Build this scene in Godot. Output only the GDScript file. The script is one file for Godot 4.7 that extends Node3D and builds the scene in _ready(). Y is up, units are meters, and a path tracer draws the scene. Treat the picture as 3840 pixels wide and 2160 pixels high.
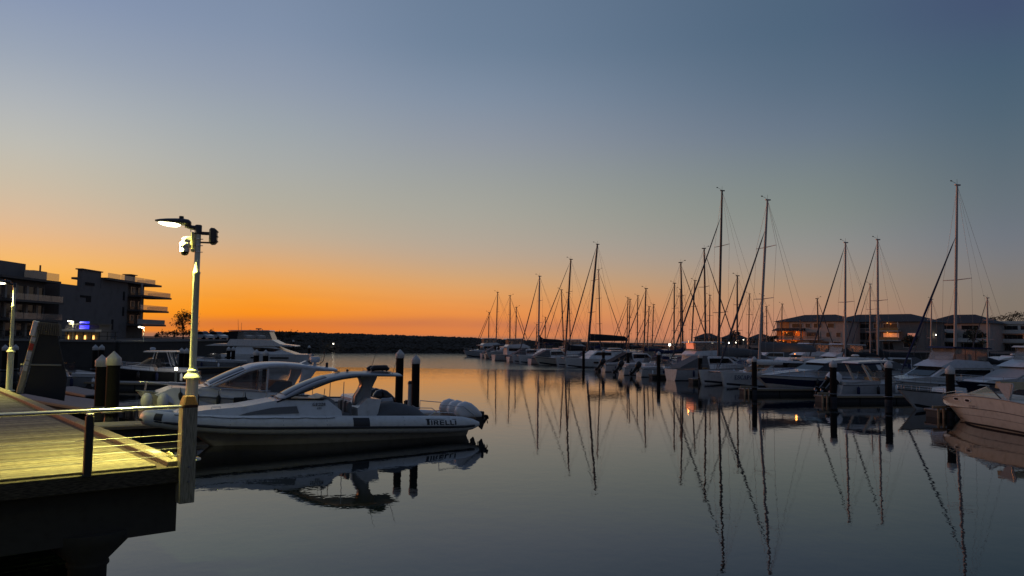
extends Node3D
# A marina at dusk: timber jetty with a lit lamp, two tenders, rows of yachts, houses, a breakwater.

var M := {}
var used := {}
var rng := RandomNumberGenerator.new()
var wave_tex: NoiseTexture2D
var grime: NoiseTexture2D
const ORD := ["first", "second", "third", "fourth", "fifth", "sixth", "seventh", "eighth", "ninth", "tenth", "eleventh", "twelfth", "thirteenth", "fourteenth", "fifteenth", "sixteenth", "seventeenth", "eighteenth", "nineteenth", "twentieth", "twenty-first", "twenty-second", "twenty-third", "twenty-fourth", "twenty-fifth", "twenty-sixth", "twenty-seventh", "twenty-eighth", "twenty-ninth", "thirtieth", "thirty-first", "thirty-second", "thirty-third", "thirty-fourth", "thirty-fifth", "thirty-sixth", "thirty-seventh", "thirty-eighth", "thirty-ninth", "fortieth", "forty-first", "forty-second", "forty-third", "forty-fourth"]

func _ready() -> void:
	rng.seed = 7
	setup_view()
	make_materials()
	setting()
	jetty()
	left_side()
	tenders()
	right_side()
	houses()

# ---------------------------------------------------------------- camera, sky, light
func setup_view() -> void:
	var cam := Camera3D.new()
	cam.name = "camera"
	cam.fov = 41.06
	cam.near = 0.1
	cam.far = 4000.0
	add_child(cam)
	cam.position = Vector3(0, 4.2, 0)
	cam.rotation_degrees = Vector3(3.67, 0, 0.8)
	cam.current = true
	var env := Environment.new()
	env.background_mode = Environment.BG_SKY
	env.tonemap_mode = Environment.TONE_MAPPER_LINEAR
	env.tonemap_exposure = 1.0
	env.sdfgi_enabled = true
	env.ssao_enabled = true
	env.ssil_enabled = true
	var pano := PanoramaSkyMaterial.new()
	pano.panorama = ImageTexture.create_from_image(sky_image())
	pano.energy_multiplier = 1.0
	var sky := Sky.new()
	sky.sky_material = pano
	env.sky = sky
	var we := WorldEnvironment.new()
	we.name = "world_environment"
	we.environment = env
	add_child(we)
	# the afterglow of the sun that has just set behind the houses, left of the frame
	var sun := DirectionalLight3D.new()
	sun.name = "afterglow"
	sun.light_color = Color(1.0, 0.55, 0.28)
	sun.light_energy = 0.32
	sun.light_angular_distance = 14.0
	sun.shadow_enabled = true
	add_child(sun)
	sun.look_at_from_position(Vector3.ZERO, Vector3(0.82, -0.06, 0.57), Vector3.UP)

# Dusk sky: colour by angle from the sunset (columns) and by elevation (rows), linear values.
const SKY_EL := [0.0, 0.7, 1.5, 2.5, 3.5, 5.0, 6.5, 8.0, 10.0, 12.0, 14.5, 17.5, 21.0, 32.0, 55.0, 90.0]
const SKY_AZ := [12.1, 26.6, 41.0, 65.9, 77.8, 115.0, 180.0]
const SKY_C := [
	[0.956, 0.296, 0.018, 0.975, 0.325, 0.019, 1.000, 0.362, 0.021, 1.000, 0.412, 0.037, 0.991, 0.457, 0.060, 0.949, 0.500, 0.112, 0.857, 0.479, 0.169, 0.729, 0.494, 0.261, 0.593, 0.508, 0.373, 0.511, 0.503, 0.457, 0.421, 0.449, 0.479, 0.316, 0.370, 0.460, 0.242, 0.305, 0.445, 0.14, 0.2, 0.34, 0.085, 0.12, 0.22, 0.07, 0.1, 0.18],
	[0.730, 0.175, 0.027, 0.873, 0.217, 0.021, 1.000, 0.286, 0.009, 0.994, 0.329, 0.014, 0.953, 0.358, 0.037, 0.832, 0.394, 0.099, 0.698, 0.411, 0.163, 0.555, 0.429, 0.253, 0.453, 0.425, 0.335, 0.399, 0.411, 0.393, 0.342, 0.383, 0.413, 0.281, 0.330, 0.416, 0.220, 0.283, 0.398, 0.135, 0.195, 0.32, 0.085, 0.12, 0.22, 0.07, 0.1, 0.18],
	[0.631, 0.195, 0.072, 0.737, 0.219, 0.059, 0.845, 0.256, 0.049, 0.883, 0.314, 0.062, 0.807, 0.348, 0.094, 0.663, 0.378, 0.144, 0.547, 0.381, 0.198, 0.461, 0.386, 0.260, 0.389, 0.380, 0.319, 0.334, 0.352, 0.341, 0.281, 0.313, 0.364, 0.219, 0.277, 0.366, 0.157, 0.222, 0.318, 0.11, 0.165, 0.27, 0.08, 0.115, 0.21, 0.07, 0.1, 0.18],
	[0.503, 0.223, 0.150, 0.497, 0.231, 0.152, 0.489, 0.242, 0.154, 0.477, 0.255, 0.156, 0.443, 0.269, 0.156, 0.388, 0.282, 0.168, 0.328, 0.286, 0.197, 0.277, 0.279, 0.225, 0.224, 0.256, 0.232, 0.185, 0.226, 0.241, 0.142, 0.188, 0.250, 0.104, 0.156, 0.224, 0.079, 0.132, 0.203, 0.072, 0.115, 0.19, 0.07, 0.105, 0.185, 0.07, 0.1, 0.18],
	[0.231, 0.162, 0.127, 0.229, 0.167, 0.130, 0.227, 0.173, 0.134, 0.225, 0.180, 0.138, 0.221, 0.185, 0.142, 0.210, 0.188, 0.148, 0.185, 0.188, 0.159, 0.159, 0.179, 0.179, 0.131, 0.164, 0.186, 0.106, 0.148, 0.186, 0.082, 0.130, 0.180, 0.065, 0.113, 0.173, 0.058, 0.087, 0.165, 0.06, 0.09, 0.165, 0.065, 0.098, 0.175, 0.07, 0.1, 0.18],
	[0.150, 0.125, 0.120, 0.150, 0.127, 0.122, 0.150, 0.130, 0.124, 0.148, 0.132, 0.126, 0.145, 0.134, 0.128, 0.138, 0.134, 0.132, 0.128, 0.132, 0.138, 0.116, 0.128, 0.142, 0.102, 0.122, 0.146, 0.088, 0.115, 0.148, 0.076, 0.106, 0.150, 0.066, 0.098, 0.150, 0.060, 0.090, 0.150, 0.06, 0.088, 0.155, 0.065, 0.095, 0.17, 0.07, 0.1, 0.18],
	[0.110, 0.110, 0.125, 0.110, 0.111, 0.126, 0.112, 0.112, 0.127, 0.112, 0.113, 0.128, 0.112, 0.114, 0.130, 0.110, 0.114, 0.132, 0.106, 0.113, 0.134, 0.100, 0.111, 0.136, 0.092, 0.108, 0.138, 0.084, 0.104, 0.140, 0.074, 0.098, 0.142, 0.066, 0.092, 0.144, 0.060, 0.087, 0.146, 0.06, 0.086, 0.15, 0.065, 0.093, 0.165, 0.07, 0.1, 0.18]]

func sky_image() -> Image:
	var w := 2048
	var h := 1024
	# one column of colours per half degree away from the sunset, then looked up for each pixel
	var rows := h / 2 + 2
	var cols := []
	for c in SKY_C:
		var arr := PackedVector3Array()
		for r in rows:
			var e := clampf(90.0 - (r + 0.5) * 180.0 / h, 0.0, 90.0)
			e += 1.15 * exp(-pow((e - 6.5) / 4.2, 2.0))
			var i := 0
			while i < SKY_EL.size() - 2 and e > SKY_EL[i + 1]:
				i += 1
			var t: float = clampf((e - SKY_EL[i]) / (SKY_EL[i + 1] - SKY_EL[i]), 0, 1)
			var cc := Vector3(c[i * 3], c[i * 3 + 1], c[i * 3 + 2]).lerp(Vector3(c[i * 3 + 3], c[i * 3 + 4], c[i * 3 + 5]), t)
			cc.z *= 1.0 + 0.25 * exp(-pow((e - 6.5) / 2.6, 2.0))
			arr.append(cc)
		# soften the kinks of the table
		for pass_ in 3:
			var b := arr.duplicate()
			for r in rows:
				var s := Vector3.ZERO
				for k in range(-3, 4):
					s += arr[clampi(r + k, 0, rows - 1)]
				b[r] = s / 7.0
			arr = b
		cols.append(arr)
	var haze_n := noise(0.05, 3, 61)
	var data := PackedFloat32Array()
	data.resize(w * h * 3)
	for x in w:
		var az := (x + 0.5) / w * 360.0
		var a := absf(wrapf(az + 45.0, -180.0, 180.0))
		var j := 0
		while j < SKY_AZ.size() - 2 and a > SKY_AZ[j + 1]:
			j += 1
		var t := clampf((a - SKY_AZ[j]) / (SKY_AZ[j + 1] - SKY_AZ[j]), 0, 1)
		var t2 := lerpf(t, t * t * (3 - 2 * t), 0.35)
		var ca: PackedVector3Array = cols[j]
		var cb: PackedVector3Array = cols[j + 1]
		var strip := smoothstep(2.0, 14.0, a) * (1.0 - smoothstep(44.0, 60.0, a))
		for y in h:
			var r := mini(y, rows - 1)
			var v := ca[r].lerp(cb[r], t2)
			# thin low bands of haze along the sunset horizon
			var el := 90.0 - (y + 0.5) * 180.0 / h
			if el > -0.2 and el < 4.0:
				var n1 := haze_n.get_noise_2d(az * 1.6, el * 34.0) * 0.5 + 0.5
				var k := strip * (exp(-pow((el - 0.75 - 0.25 * sin(az * 0.11)) / 0.38, 2.0)) * 0.2 + exp(-pow((el - 2.4) / 0.9, 2.0)) * 0.07 * n1) * (0.55 + 0.9 * n1)
				v = Vector3(v.x * (1.0 - k), v.y * (1.0 - 0.9 * k), v.z + (0.13 - v.z) * k)
			var o := (y * w + x) * 3
			data[o] = v.x
			data[o + 1] = v.y
			data[o + 2] = v.z
	return Image.create_from_data(w, h, false, Image.FORMAT_RGBF, data.to_byte_array())

# ---------------------------------------------------------------- materials
func noise(freq: float, octaves: int, seed_: int, type := FastNoiseLite.TYPE_SIMPLEX_SMOOTH) -> FastNoiseLite:
	var n := FastNoiseLite.new()
	n.seed = seed_
	n.noise_type = type
	n.frequency = freq
	n.fractal_type = FastNoiseLite.FRACTAL_FBM
	n.fractal_octaves = octaves
	return n

func noise_tex(size: int, n: FastNoiseLite, ramp: Array = [], normal := false, bump := 4.0) -> NoiseTexture2D:
	var t := NoiseTexture2D.new()
	t.width = size
	t.height = size
	t.seamless = true
	t.noise = n
	if normal:
		t.as_normal_map = true
		t.bump_strength = bump
	elif ramp.size():
		var g := Gradient.new()
		g.offsets = PackedFloat32Array(ramp.map(func(r): return r[0]))
		g.colors = PackedColorArray(ramp.map(func(r): return Color(r[1], r[2], r[3])))
		t.color_ramp = g
	return t

func mt(key: String, c: Color, rough := 0.5, metal := 0.0, tex: Texture2D = null, scale := Vector3.ONE, world := false) -> StandardMaterial3D:
	var m := StandardMaterial3D.new()
	m.resource_name = key
	var s := c.linear_to_srgb()
	s.a = c.a
	m.albedo_color = s
	m.roughness = rough
	m.metallic = metal
	if c.a < 1.0:
		m.transparency = BaseMaterial3D.TRANSPARENCY_ALPHA
	if tex:
		m.albedo_texture = tex
		m.uv1_triplanar = true
		m.uv1_world_triplanar = world
		m.uv1_scale = scale
	M[key] = m
	return m

func glow(key: String, c: Color, energy: float) -> void:
	var m := mt(key, Color(0.8, 0.8, 0.8), 0.4)
	m.emission_enabled = true
	m.emission = c
	m.emission_energy_multiplier = energy

func make_materials() -> void:
	grime = noise_tex(512, noise(0.012, 5, 3), [[0.0, 0.85, 0.845, 0.83], [0.4, 0.96, 0.96, 0.955], [1.0, 1, 1, 1]])
	var streak := noise_tex(512, noise(0.02, 4, 11), [[0.0, 0.55, 0.55, 0.52], [0.45, 0.85, 0.85, 0.84], [1.0, 1, 1, 1]])
	var grain := noise_tex(512, noise(0.03, 5, 21), [[0.0, 0.3, 0.27, 0.22], [0.38, 0.62, 0.58, 0.52], [0.6, 0.92, 0.9, 0.86], [1.0, 1.0, 1.0, 1.0]])
	var rough_tex := noise_tex(512, noise(0.05, 4, 31), [[0.0, 0.5, 0.5, 0.5], [1.0, 1, 1, 1]])
	var stone := noise_tex(512, noise(0.02, 5, 41), [[0.0, 0.45, 0.43, 0.4], [0.5, 0.8, 0.78, 0.74], [1.0, 1, 1, 1]])
	mt("gelcoat", Color(0.74, 0.75, 0.74), 0.22, 0.0, grime, Vector3(0.35, 0.35, 0.35))
	mt("gelcoat_cool", Color(0.6, 0.63, 0.66), 0.25, 0.0, grime, Vector3(0.3, 0.3, 0.3))
	mt("gelcoat_cream", Color(0.7, 0.67, 0.58), 0.25, 0.0, grime, Vector3(0.3, 0.3, 0.3))
	mt("gelcoat_grey", Color(0.28, 0.29, 0.3), 0.3, 0.0, grime, Vector3(0.3, 0.3, 0.3))
	mt("tube_fabric", Color(0.78, 0.78, 0.74), 0.5, 0.0, grime, Vector3(0.5, 0.5, 0.5))
	mt("tube_seam", Color(0.5, 0.5, 0.48), 0.5)
	mt("tube_dark", Color(0.03, 0.03, 0.032), 0.55)
	mt("panel_grey", Color(0.16, 0.165, 0.17), 0.45)
	mt("deck_grey", Color(0.45, 0.45, 0.44), 0.6, 0.0, grime, Vector3(0.8, 0.8, 0.8))
	mt("teak", Color(0.26, 0.17, 0.1), 0.6, 0.0, grain, Vector3(0.4, 2, 3))
	mt("navy_hull", Color(0.012, 0.016, 0.045), 0.18)
	mt("navy_stripe", Color(0.012, 0.02, 0.075), 0.25)
	mt("antifoul", Color(0.02, 0.022, 0.03), 0.6)
	mt("black_hull", Color(0.018, 0.019, 0.02), 0.25)
	mt("black", Color(0.012, 0.012, 0.013), 0.4)
	mt("black_gloss", Color(0.012, 0.012, 0.014), 0.16)
	mt("window_glass", Color(0.012, 0.014, 0.016), 0.05)
	mt("clear_vinyl", Color(0.3, 0.28, 0.24, 0.4), 0.2)
	mt("tinted_glass", Color(0.06, 0.065, 0.07, 0.35), 0.04)
	mt("vinyl_cloudy", Color(0.27, 0.255, 0.22), 0.3, 0.0, grime, Vector3(0.6, 0.6, 0.6))
	mt("canvas_black", Color(0.014, 0.015, 0.018), 0.85)
	mt("canvas_navy", Color(0.012, 0.018, 0.06), 0.85)
	mt("canvas_blue", Color(0.02, 0.05, 0.22), 0.8)
	mt("canvas_grey", Color(0.13, 0.135, 0.14), 0.85, 0.0, grime, Vector3(0.7, 0.7, 0.7))
	mt("canvas_pale", Color(0.42, 0.42, 0.41), 0.8, 0.0, grime, Vector3(0.7, 0.7, 0.7))
	mt("canvas_tan", Color(0.45, 0.35, 0.2), 0.85, 0.0, grime, Vector3(0.7, 0.7, 0.7))
	mt("steel", Color(0.6, 0.6, 0.6), 0.22, 0.9)
	mt("wire", Color(0.25, 0.25, 0.25), 0.4, 0.7)
	mt("mast_alloy", Color(0.3, 0.3, 0.3), 0.42, 0.3)
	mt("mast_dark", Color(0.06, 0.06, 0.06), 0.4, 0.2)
	mt("sail_furled", Color(0.055, 0.06, 0.075), 0.85)
	mt("rope", Color(0.05, 0.05, 0.05), 0.9)
	mt("engine_white", Color(0.72, 0.72, 0.71), 0.18)
	mt("engine_grey", Color(0.3, 0.31, 0.32), 0.22)
	mt("pile_timber", Color(0.018, 0.0175, 0.0175), 0.75, 0.0, streak, Vector3(2, 0.5, 2))
	M["pile_timber"].metallic_specular = 0.22
	mt("pile_cap", Color(0.56, 0.56, 0.54), 0.5, 0.0, grime, Vector3(1.5, 1.5, 1.5))
	mt("pontoon_deck", Color(0.2, 0.195, 0.185), 0.8, 0.0, grime, Vector3(0.7, 0.7, 0.7))
	mt("pontoon_float", Color(0.06, 0.06, 0.058), 0.85, 0.0, grime, Vector3(0.5, 0.5, 0.5))
	mt("fender_timber", Color(0.34, 0.26, 0.16), 0.7, 0.0, grime, Vector3(1, 1, 1))
	for i in 5:
		var k: float = [0.78, 1.05, 0.92, 0.58, 1.25][i]
		var pm := mt("plank_%d" % i, Color(0.38 * k, 0.35 * k, 0.26 * k), 0.72, 0.0, grain, Vector3(7, 7, 0.35))
		pm.uv1_offset = Vector3(0.13 * i, 0.31 * i, 0.23 * i)
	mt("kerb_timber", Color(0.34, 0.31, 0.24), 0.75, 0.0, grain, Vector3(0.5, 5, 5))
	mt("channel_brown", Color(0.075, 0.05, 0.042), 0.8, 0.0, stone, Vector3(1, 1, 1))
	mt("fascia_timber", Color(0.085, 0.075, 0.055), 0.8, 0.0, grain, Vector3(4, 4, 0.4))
	mt("post_timber", Color(0.4, 0.36, 0.27), 0.7, 0.0, streak, Vector3(4, 0.35, 4))
	mt("post_head", Color(0.11, 0.045, 0.022), 0.75, 0.0, grain, Vector3(4, 2, 4))
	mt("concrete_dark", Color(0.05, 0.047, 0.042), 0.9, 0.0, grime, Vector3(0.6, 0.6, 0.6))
	mt("pole_paint", Color(0.66, 0.7, 0.55), 0.42, 0.0, grime, Vector3(1.5, 0.6, 1.5))
	mt("lamp_housing", Color(0.045, 0.045, 0.05), 0.4, 0.3)
	mt("plastic_white", Color(0.72, 0.72, 0.7), 0.35)
	mt("plate_yellow", Color(0.72, 0.68, 0.3), 0.5)
	mt("print_red", Color(0.55, 0.05, 0.025), 0.5)
	mt("print_white", Color(0.6, 0.6, 0.57), 0.5)
	mt("gate_mesh", Color(0.022, 0.022, 0.022), 0.7)
	mt("gate_frame", Color(0.3, 0.29, 0.22), 0.5)
	mt("rock", Color(0.1, 0.09, 0.075), 0.95, 0.0, stone, Vector3(0.3, 0.3, 0.3), true)
	mt("scrub", Color(0.045, 0.045, 0.03), 0.95)
	mt("ground", Color(0.09, 0.085, 0.075), 0.95, 0.0, stone, Vector3(0.08, 0.08, 0.08), true)
	mt("seawall", Color(0.05, 0.049, 0.046), 0.9, 0.0, grime, Vector3(0.1, 0.1, 0.1), true)
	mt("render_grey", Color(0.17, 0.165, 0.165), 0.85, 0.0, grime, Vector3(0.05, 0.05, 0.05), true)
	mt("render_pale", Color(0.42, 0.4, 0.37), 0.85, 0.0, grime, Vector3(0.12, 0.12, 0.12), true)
	mt("render_white", Color(0.62, 0.6, 0.56), 0.8, 0.0, grime, Vector3(0.12, 0.12, 0.12), true)
	mt("render_sunset_tint", Color(0.62, 0.29, 0.1), 0.8, 0.0, grime, Vector3(0.12, 0.12, 0.12), true)  # orange of the sunset on these walls is put into their colour
	mt("slab", Color(0.1, 0.095, 0.09), 0.8)
	mt("roof_tile", Color(0.03, 0.029, 0.03), 0.7, 0.0, streak, Vector3(0.4, 0.4, 0.4), true)
	mt("house_glass", Color(0.02, 0.022, 0.025), 0.04)
	mt("obscure_glass", Color(0.02, 0.022, 0.025), 0.7)
	M["obscure_glass"].metallic_specular = 0.2
	mt("balustrade_glass", Color(0.3, 0.3, 0.29, 0.3), 0.1)
	mt("curtain", Color(0.5, 0.46, 0.4), 0.9)
	mt("trunk_bark", Color(0.05, 0.042, 0.035), 0.95)
	var leaf := mt("leaf", Color(0.035, 0.04, 0.022), 0.8)
	leaf.backlight_enabled = true
	leaf.backlight = Color(0.05, 0.06, 0.02)
	mt("car_paint", Color(0.55, 0.55, 0.55), 0.2)
	mt("car_dark", Color(0.05, 0.05, 0.055), 0.2)
	mt("tyre", Color(0.015, 0.015, 0.015), 0.85)
	glow("led_lens", Color(1.0, 0.96, 0.78), 9.0)
	glow("lamp_white", Color(1.0, 0.95, 0.85), 6.0)
	glow("lamp_warm", Color(1.0, 0.72, 0.36), 2.5)
	glow("screen_blue", Color(0.06, 0.08, 1.0), 1.1)
	glow("orange_glow", Color(1.0, 0.45, 0.12), 0.55)
	glow("orange_glow_dim", Color(1.0, 0.55, 0.25), 0.3)
	var wt := mt("water", Color(0.004, 0.007, 0.008), 0.015)
	wt.metallic_specular = 0.46
	wt.normal_enabled = true
	var wn := noise(0.02, 5, 51)
	wn.fractal_gain = 0.62
	wave_tex = noise_tex(2048, wn, [], true, 10.0)
	wt.normal_texture = wave_tex
	wt.normal_scale = 0.0075
	wt.uv1_scale = Vector3(1, 1, 1)
	for i in 5:
		var wm: StandardMaterial3D = wt.duplicate()
		wm.normal_scale = [0.011, 0.015, 0.02, 0.028, 0.04][i]
		wm.resource_name = "water_mid_%d" % i
		M["water_mid_%d" % i] = wm
	var wr := mt("water_ruffled", Color(0.004, 0.007, 0.008), 0.12)
	wr.metallic_specular = 0.46
	wr.normal_enabled = true
	wr.normal_texture = wave_tex
	wr.normal_scale = 0.22
	wr.uv1_scale = Vector3(2.3, 2.3, 1)

# ---------------------------------------------------------------- mesh helpers
func S() -> SurfaceTool:
	var st := SurfaceTool.new()
	st.begin(Mesh.PRIMITIVE_TRIANGLES)
	st.set_smooth_group(-1)
	return st

func tri(st: SurfaceTool, a: Vector3, b: Vector3, c: Vector3) -> void:
	st.add_vertex(a)
	st.add_vertex(b)
	st.add_vertex(c)

func quad(st: SurfaceTool, a: Vector3, b: Vector3, c: Vector3, d: Vector3) -> void:
	tri(st, a, b, c)
	tri(st, a, c, d)

func box(st: SurfaceTool, c: Vector3, s: Vector3, bs := Basis()) -> void:
	var h := s * 0.5
	var p := []
	for i in 8:
		p.append(c + bs * Vector3(h.x if i & 1 else -h.x, h.y if i & 2 else -h.y, h.z if i & 4 else -h.z))
	st.set_smooth_group(-1)
	quad(st, p[0], p[2], p[3], p[1])
	quad(st, p[5], p[7], p[6], p[4])
	quad(st, p[4], p[6], p[2], p[0])
	quad(st, p[1], p[3], p[7], p[5])
	quad(st, p[2], p[6], p[7], p[3])
	quad(st, p[4], p[0], p[1], p[5])

# rounded bar: a box with chamfered long edges along its own x
func bbox(st: SurfaceTool, c: Vector3, s: Vector3, ch: float, bs := Basis()) -> void:
	var h := s * 0.5
	var ring := [Vector2(-h.y, -h.z + ch), Vector2(-h.y + ch, -h.z), Vector2(h.y - ch, -h.z), Vector2(h.y, -h.z + ch), Vector2(h.y, h.z - ch), Vector2(h.y - ch, h.z), Vector2(-h.y + ch, h.z), Vector2(-h.y, h.z - ch)]
	var secs := []
	for k in [[-h.x, ch], [-h.x + ch, 0.0], [h.x - ch, 0.0], [h.x, ch]]:
		var r := PackedVector3Array()
		for q in ring:
			r.append(c + bs * Vector3(k[0], q.x * (1 - k[1] / h.y), q.y * (1 - k[1] / h.z)))
		secs.append(r)
	loft(st, secs, true, true, -1)

func perp(d: Vector3) -> Array:
	var a := Vector3.UP if absf(d.y) < 0.9 else Vector3.RIGHT
	var u := d.cross(a).normalized()
	return [u, d.cross(u).normalized()]

func loft(st: SurfaceTool, secs: Array, closed := true, caps := true, group := 0) -> void:
	st.set_smooth_group(group)
	var n: int = secs[0].size()
	var m := n if closed else n - 1
	for i in secs.size() - 1:
		var A: PackedVector3Array = secs[i]
		var B: PackedVector3Array = secs[i + 1]
		for j in m:
			var k := (j + 1) % n
			if A[j].distance_squared_to(A[k]) > 1e-10:
				tri(st, A[j], A[k], B[k])
			if B[j].distance_squared_to(B[k]) > 1e-10:
				tri(st, A[j], B[k], B[j])
	if caps and closed:
		st.set_smooth_group(-1)
		for e in [0, secs.size() - 1]:
			var r: PackedVector3Array = secs[e]
			var c := Vector3.ZERO
			for q in r:
				c += q
			c /= n
			for j in n:
				if e == 0:
					tri(st, c, r[(j + 1) % n], r[j])
				else:
					tri(st, c, r[j], r[(j + 1) % n])

func tube(st: SurfaceTool, pts: Array, r, n := 8, caps := true) -> void:
	var secs := []
	var u := Vector3.ZERO
	for i in pts.size():
		var d: Vector3 = (pts[mini(i + 1, pts.size() - 1)] - pts[maxi(i - 1, 0)]).normalized()
		if i == 0:
			u = perp(d)[0]
		u = (u - d * u.dot(d)).normalized()
		var v := d.cross(u)
		var rr: float = r[i] if r is Array else r
		var ring := PackedVector3Array()
		for j in n:
			var a := TAU * j / n
			ring.append(pts[i] + (u * cos(a) + v * sin(a)) * rr)
		secs.append(ring)
	loft(st, secs, true, caps)

func cyl(st: SurfaceTool, a: Vector3, b: Vector3, r0: float, r1: float, n := 10) -> void:
	tube(st, [a, b], [r0, r1], n)

func lathe(st: SurfaceTool, prof: Array, at := Vector3.ZERO, n := 16) -> void:
	var secs := []
	for p in prof:
		var ring := PackedVector3Array()
		for j in n:
			var a := TAU * j / n
			ring.append(at + Vector3(cos(a) * p[0], p[1], -sin(a) * p[0]))
		secs.append(ring)
	loft(st, secs, true, true)

func ball(st: SurfaceTool, c: Vector3, r: Vector3, n := 12) -> void:
	var secs := []
	for i in n / 2 + 1:
		var e := -PI / 2 + PI * i / (n / 2)
		var ring := PackedVector3Array()
		for j in n:
			var a := TAU * j / n
			ring.append(c + Vector3(cos(a) * cos(e) * r.x, sin(e) * r.y, -sin(a) * cos(e) * r.z))
		secs.append(ring)
	loft(st, secs, true, false)

# side outline (x, y) pulled out across z: half width w0 at height y0, w1 at height y1
var clip_hull := {}
func prism(st: SurfaceTool, pts: Array, w0: float, w1 := -1.0, y0 := 0.0, y1 := 1.0, zc := 0.0) -> void:
	if clip_hull.size():
		var more := []
		for i in pts.size():
			var p0: Array = pts[i]
			var p1: Array = pts[(i + 1) % pts.size()]
			var cnt := maxi(1, int(absf(p1[0] - p0[0]) / 0.5))
			for k in cnt:
				more.append([lerpf(p0[0], p1[0], float(k) / cnt), lerpf(p0[1], p1[1], float(k) / cnt)])
		pts = more
	var poly := PackedVector2Array()
	for p in pts:
		poly.append(Vector2(p[0], p[1]))
	var a := PackedVector3Array()
	var b := PackedVector3Array()
	for p in poly:
		var w := w0 if w1 < 0.0 else lerpf(w0, w1, clampf((p.y - y0) / (y1 - y0), 0, 1))
		if clip_hull.size():
			w = minf(w, absf(hull_pt(clip_hull, clampf(p.x / clip_hull.L + 0.5, 0, 1), 1.0, 1.0).z) * 0.9 * (w / maxf(w0, 0.01)) + 0.02)
		a.append(Vector3(p.x, p.y, zc - w))
		b.append(Vector3(p.x, p.y, zc + w))
	st.set_smooth_group(-1)
	var idx := Geometry2D.triangulate_polygon(poly)
	for i in range(0, idx.size(), 3):
		tri(st, a[idx[i]], a[idx[i + 1]], a[idx[i + 2]])
		tri(st, b[idx[i]], b[idx[i + 2]], b[idx[i + 1]])
	for i in poly.size():
		var k := (i + 1) % poly.size()
		quad(st, a[i], a[k], b[k], b[i])

func part(parent: Node, called: String, st: SurfaceTool, m: String, label := "") -> MeshInstance3D:
	st.generate_normals()
	var o := MeshInstance3D.new()
	o.name = called
	o.mesh = st.commit()
	o.material_override = M[m]
	parent.add_child(o, true)
	if label:
		o.set_meta("label", label)
	return o

func shared(parent: Node, called: String, mesh: Mesh, m: String, at: Transform3D) -> MeshInstance3D:
	var o := MeshInstance3D.new()
	o.name = called
	o.mesh = mesh
	o.material_override = M[m]
	o.transform = at
	parent.add_child(o, true)
	return o

func numbered(n: String) -> String:
	var k: int = used.get(n, 0)
	used[n] = k + 1
	return n if k == 0 else "%s_%03d" % [n, k]

func thing(called: String, label: String, category: String, at := Vector3.ZERO, turn := 0.0, group := "") -> Node3D:
	var o := Node3D.new()
	o.name = numbered(called)
	add_child(o)
	o.position = at
	o.rotation.y = turn
	o.set_meta("label", label)
	o.set_meta("category", category)
	if group:
		o.set_meta("group", group)
	return o

func struct(called: String, st: SurfaceTool, m: String) -> MeshInstance3D:
	var o := part(self, numbered(called), st, m)
	o.set_meta("kind", "structure")
	return o

func heading(dx: float, dz: float) -> float:
	return atan2(-dz, dx)

func text(parent: Node, called: String, words: String, height: float, m: String, at: Transform3D, bold := true) -> MeshInstance3D:
	var t := TextMesh.new()
	var f := SystemFont.new()
	f.font_names = PackedStringArray(["Droid Serif"])
	f.font_weight = 700 if bold else 400
	t.font = f
	t.text = words
	t.font_size = 64
	t.pixel_size = height / 46.0
	t.depth = 0.006
	return shared(parent, called, t, m, at)

func lamp_light(at: Vector3, c: Color, energy: float, size := 0.1) -> void:
	var l := OmniLight3D.new()
	l.name = numbered("lamp_light")
	l.position = at
	l.light_color = c
	l.light_energy = energy
	l.omni_range = 60.0
	l.omni_attenuation = 2.0
	l.light_size = size
	l.shadow_enabled = true
	add_child(l)

# ---------------------------------------------------------------- setting
func sheet(called: String, m: String, rows: Array) -> void:
	# rows: lists of points of equal length; uv runs with the ground plan
	var st := S()
	st.set_smooth_group(-1)
	for i in rows.size() - 1:
		var A: Array = rows[i]
		var B: Array = rows[i + 1]
		for j in A.size() - 1:
			for p in [A[j], A[j + 1], B[j + 1], A[j], B[j + 1], B[j]]:
				st.set_uv(Vector2(p.x, p.z) / 60.0)
				st.add_vertex(p)
	st.generate_normals()
	st.generate_tangents()
	var o := MeshInstance3D.new()
	o.name = called
	o.mesh = st.commit()
	o.material_override = M[m]
	add_child(o)
	o.set_meta("kind", "structure")

func setting() -> void:
	var edge_noise := noise(0.03, 3, 5)
	var near := []
	var edge := []
	var far := []
	for i in 81:
		var x := -400.0 + i * 12.0
		near.append(Vector3(x, 0, 80))
		edge.append(Vector3(x, 0, -101.0 + edge_noise.get_noise_1d(x) * 7.0))
		far.append(Vector3(x, 0, -700))
	var rows := []
	for zz in [-44.0, -54.0, -64.0, -75.0, -87.0]:
		var row := []
		for i in 81:
			var x := -400.0 + i * 12.0
			row.append(Vector3(x, 0, zz + edge_noise.get_noise_1d(x + zz * 3.0) * 6.0))
		rows.append(row)
	sheet("water", "water", [near, rows[0]])
	for i in 5:
		sheet("water_%03d" % (i + 1), "water_mid_%d" % i, [rows[i], rows[i + 1] if i < 4 else edge])
	sheet("water_beyond", "water_ruffled", [edge, far])
	# land behind the moorings on the sunset side
	land("ground", [Vector2(-320, -92), Vector2(-47, -92), Vector2(-47, -130), Vector2(-60, -186), Vector2(-120, -215), Vector2(-320, -215)], 3.0)
	land("ground", [Vector2(52, -178), Vector2(420, -150), Vector2(420, -420), Vector2(52, -420)], 2.0)
	land("ground", [Vector2(-4, -330), Vector2(52, -330), Vector2(52, -420), Vector2(-4, -420)], 2.2)
	breakwater()

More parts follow.
